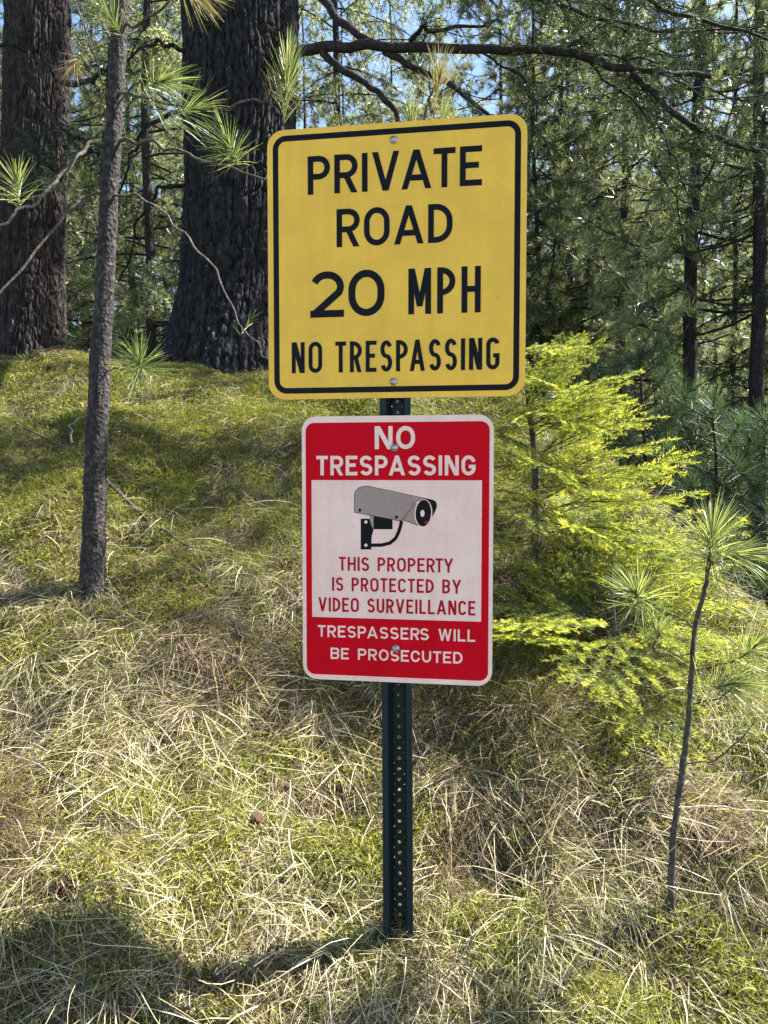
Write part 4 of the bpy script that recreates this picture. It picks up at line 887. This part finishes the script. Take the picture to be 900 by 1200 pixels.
sheet(g, ccw(pc(ell(151, 331, 13, 13))), .0012); sheet(g, ccw(pc(ell(447, 388, 13, 13))), .0012); part('outline', g, M['black'], pk)
g = Geo(); sheet(g, ccw(pc([(690, 236), (740, 246), (768, 262), (776, 290), (770, 320), (740, 385), (728, 350), (722, 300), (700, 262), (650, 242)])), .0010)
part('hood_shade', g, M['black'], pk); g = Geo()
sheet(g, ccw(pc([(158, 400), (228, 400), (244, 455), (262, 488), (247, 540), (244, 600), (244, 650), (158, 650)])), .0008)
part('wall_plate', g, M['black'], pk); g = Geo()
sheet(g, ccw(pc([(262, 380), (416, 408), (416, 486), (262, 486)])), .0008)
stroke(g, pc([(244, 615), (330, 614), (395, 598), (440, 560), (465, 510), (480, 460), (489, 418)]), .0078, .0010); part('bracket', g, M['black'], pk)
g = Geo(); sheet(g, ccw(pc(ell(666, 355, 73, 113, .06))), .0012); part('lens_rim', g, M['white'], pk)
g = Geo(); sheet(g, ccw(pc(ell(666, 355, 63, 108, .06))), .0014); part('lens', g, M['black'], pk)
g = Geo(); sheet(g, ccw(pc(ell(659, 357, 17, 28))), .0016); sheet(g, ccw(pc(ell(200, 427, 13, 13))), .0012); sheet(g, ccw(pc(ell(200, 615, 13, 13))), .0012); part('highlights', g, M['white'], pk)
g = Geo(); sheet(g, ccw(pc(ell(691, 431, 14, 14))), .0016); part('red_light', g, M['red'], pk)
# post: hat section, web behind, flanges against the signs, holes every inch
base = hit(466, 1094); zb = base[2] - .25; zt = YC[2] + .27
pc0 = (YC + RC) / 2; pstart = pc0 - SN * .0045
pst = thing('sign_post', (base[0], base[1], base[2]), 'dark green punched steel post carrying the two signs', 'post'); pst.rotation_euler = (0, 0, YAW)
zc = (YC[2] + RC[2]) / 2
def pw(x, d, z):   # post local: x across, d behind the front plane, z world; slight lean
    xc = pstart[0] + .0065 * (zc - z) / 1.0
    p = np.array([xc, pstart[1], z]) + SU * x - SN * d; v = p - np.array(base); c, s = math.cos(-YAW), math.sin(-YAW)
    return [v[0] * c - v[1] * s, v[0] * s + v[1] * c, v[2]]
prof = [(-.0355, 0), (-.0215, 0), (-.0130, .034), (.0130, .034), (.0215, 0), (.0355, 0)]; th_ = .003
g = Geo()
for (a, b) in ((0, 1), (1, 2), (3, 4), (4, 5)):
    (xa, da), (xb, db) = prof[a], prof[b]; nrm = unit(np.array([-(db - da), xb - xa])) * th_
    nrm = nrm if nrm[1] > 0 else -nrm
    Q = [pw(xa, da, zb), pw(xb, db, zb), pw(xb, db, zt), pw(xa, da, zt), pw(xa + nrm[0], da + nrm[1], zb), pw(xb + nrm[0], db + nrm[1], zb), pw(xb + nrm[0], db + nrm[1], zt), pw(xa + nrm[0], da + nrm[1], zt)]
    g.add(Q, [[0, 1, 2, 3], [5, 4, 7, 6], [4, 0, 3, 7], [1, 5, 6, 2], [3, 2, 6, 7]])
part('flanges', g, M['post'], pst)
g = Geo(); n = int((zt - zb) / .0254); NA = 16
for k in range(n):
    z0_ = zb + k * .0254; zc_ = z0_ + .0127
    ang = (np.arange(NA) + .5) / NA * 2 * PI; ci = [(0.0043 * math.cos(a), zc_ + .0043 * math.sin(a)) for a in ang]
    sq = [(np.clip(math.cos(a) * 1.42, -1, 1) * .0130, zc_ + np.clip(math.sin(a) * 1.42, -1, 1) * .0127) for a in ang]
    V = [pw(x, .034, z) for x, z in ci] + [pw(x, .034, z) for x, z in sq] + [pw(x, .037, z) for x, z in ci] + [pw(x, .037, z) for x, z in sq]
    i = np.arange(NA); j = (i + 1) % NA
    g.add(V, np.vstack([np.c_[i + NA, j + NA, j, i], np.c_[i + 2 * NA, j + 2 * NA, j + 3 * NA, i + 3 * NA], np.c_[i, j, j + 2 * NA, i + 2 * NA]]))
part('web', g, M['post'], pst)

# ------------------------------------------------------------------ cones and sticks
def cone_mesh():
    g = Geo(); L = .065
    for k in range(64):
        t = k / 64; a = k * 2.39996; r = .024 * math.sin(PI * (.12 + .83 * t)) ** .8; z = (t - .5) * L
        d = np.array([math.cos(a), math.sin(a), .55]); s = np.array([-math.sin(a), math.cos(a), 0]); c = np.array([0, 0, z]); tip = c + d / 1.14 * r * 1.15; w_ = .0075
        n_ = np.array([0, 0, .0016])
        V = [c + s * .002, c - s * .002, c + d * r * .6 - s * w_, tip - s * w_ * .5, tip + s * w_ * .5, c + d * r * .6 + s * w_]
        V += [v - n_ * 1.4 for v in V]; g.add(V, [[0, 1, 2, 3, 4, 5], [11, 10, 9, 8, 7, 6]]); g.add(V, [[i, (i + 1) % 6, (i + 1) % 6 + 6, i + 6] for i in range(6)][::1])
    g.tube([[0, 0, -L / 2], [0, 0, 0], [0, 0, L / 2]], [.005, .008, .004], 8); return g
cm = cone_mesh().mesh('pine_cone', M['cone'])
for (px, py), s, lb in (((298, 970), .95, 'brown pine cone lying in the straw left of the sign post'), ((78, 1052), 1.0, 'reddish brown pine cone above the big shadow at lower left'), ((386, 1071), .7, 'small pine cone just above the shadow of the post'),
                    ((205, 684), .9, 'pine cone lying right of the left sapling foot'), ((82, 578), .8, 'pine cone in the grass up the bank left of the sapling'), ((412, 1034), .5, 'tiny pine cone nearest the left side of the post'), ((63, 436), .9, 'pine cone on the crest near the old fir')):
    p = hit(px, py); o = link('pine_cone', cm, None, p + [0, 0, .022 * s], (random.uniform(1, 2), random.uniform(-.5, .5), random.uniform(0, 6))); o.scale = (s, s, s); tag(o, lb, 'pine cone', 'pine cones on the bank')
def stick(pts, r0, r1, seed, label, m='stick', lift=.02, twigs=()):
    p = [hit(a, b) for a, b in pts]; o = p[0]; q = smooth_path(p, 8, .012, seed); q[:, 2] = np.maximum(q[:, 2], gz(q[:, 0], q[:, 1])) + lift
    t = thing('stick', o, label, 'stick', 'dead sticks lying on the bank'); g = Geo(); g.tube(q - o, np.linspace(r0, r1, len(q)), 8); part('stem', g, M[m], t)
    for k, (u, ln, a) in enumerate(twigs):
        B, T_ = along(q, np.array([u])); d = rotz(T_[0], a); e = smooth_path([B[0], B[0] + d * ln * .5 + [0, 0, .015], B[0] + d * ln], 5, .006, seed + k); g = Geo(); g.tube(e - o, np.linspace(r1 * .9, r1 * .4, len(e)), 6); part('twig', g, M[m], t)
stick([(125, 572), (150, 598), (175, 622), (228, 650)], .009, .004, 51, 'forked grey stick sloping down the bank right of the left sapling', 'twig', .03, ((.5, .15, .6),))
stick([(20, 505), (65, 528), (110, 552)], .005, .003, 52, 'dark thin stick high on the bank left of the sapling', 'twig', .03)
stick([(84, 530), (84, 508), (102, 496)], .005, .003, 53, 'pale crooked stick in the green grass left of the sapling', 'stick', .04)
stick([(632, 1198), (680, 1155), (715, 1125), (742, 1092)], .0032, .002, 54, 'long thin dark stick at the bottom right of the post', 'twig', .05, ((.55, .10, -.6),))
stick([(538, 1155), (556, 1122), (575, 1082)], .0024, .0014, 55, 'thin upright twig right of the post foot', 'twig', .06)
stick([(0, 905), (60, 925), (110, 952), (160, 985), (200, 1010)], .0025, .0016, 56, 'long thin pale twig crossing the straw at lower left', 'stick', .035)
stick([(275, 735), (283, 758), (278, 790)], .006, .003, 57, 'dark crooked twig in the hollow left of the red sign', 'twig', .03, ((.4, .06, .7),))
stick([(560, 690), (575, 612), (625, 612)], .004, .003, 58, 'pale dead stick at the left foot of the fir bush', 'stick', .1) if False else None
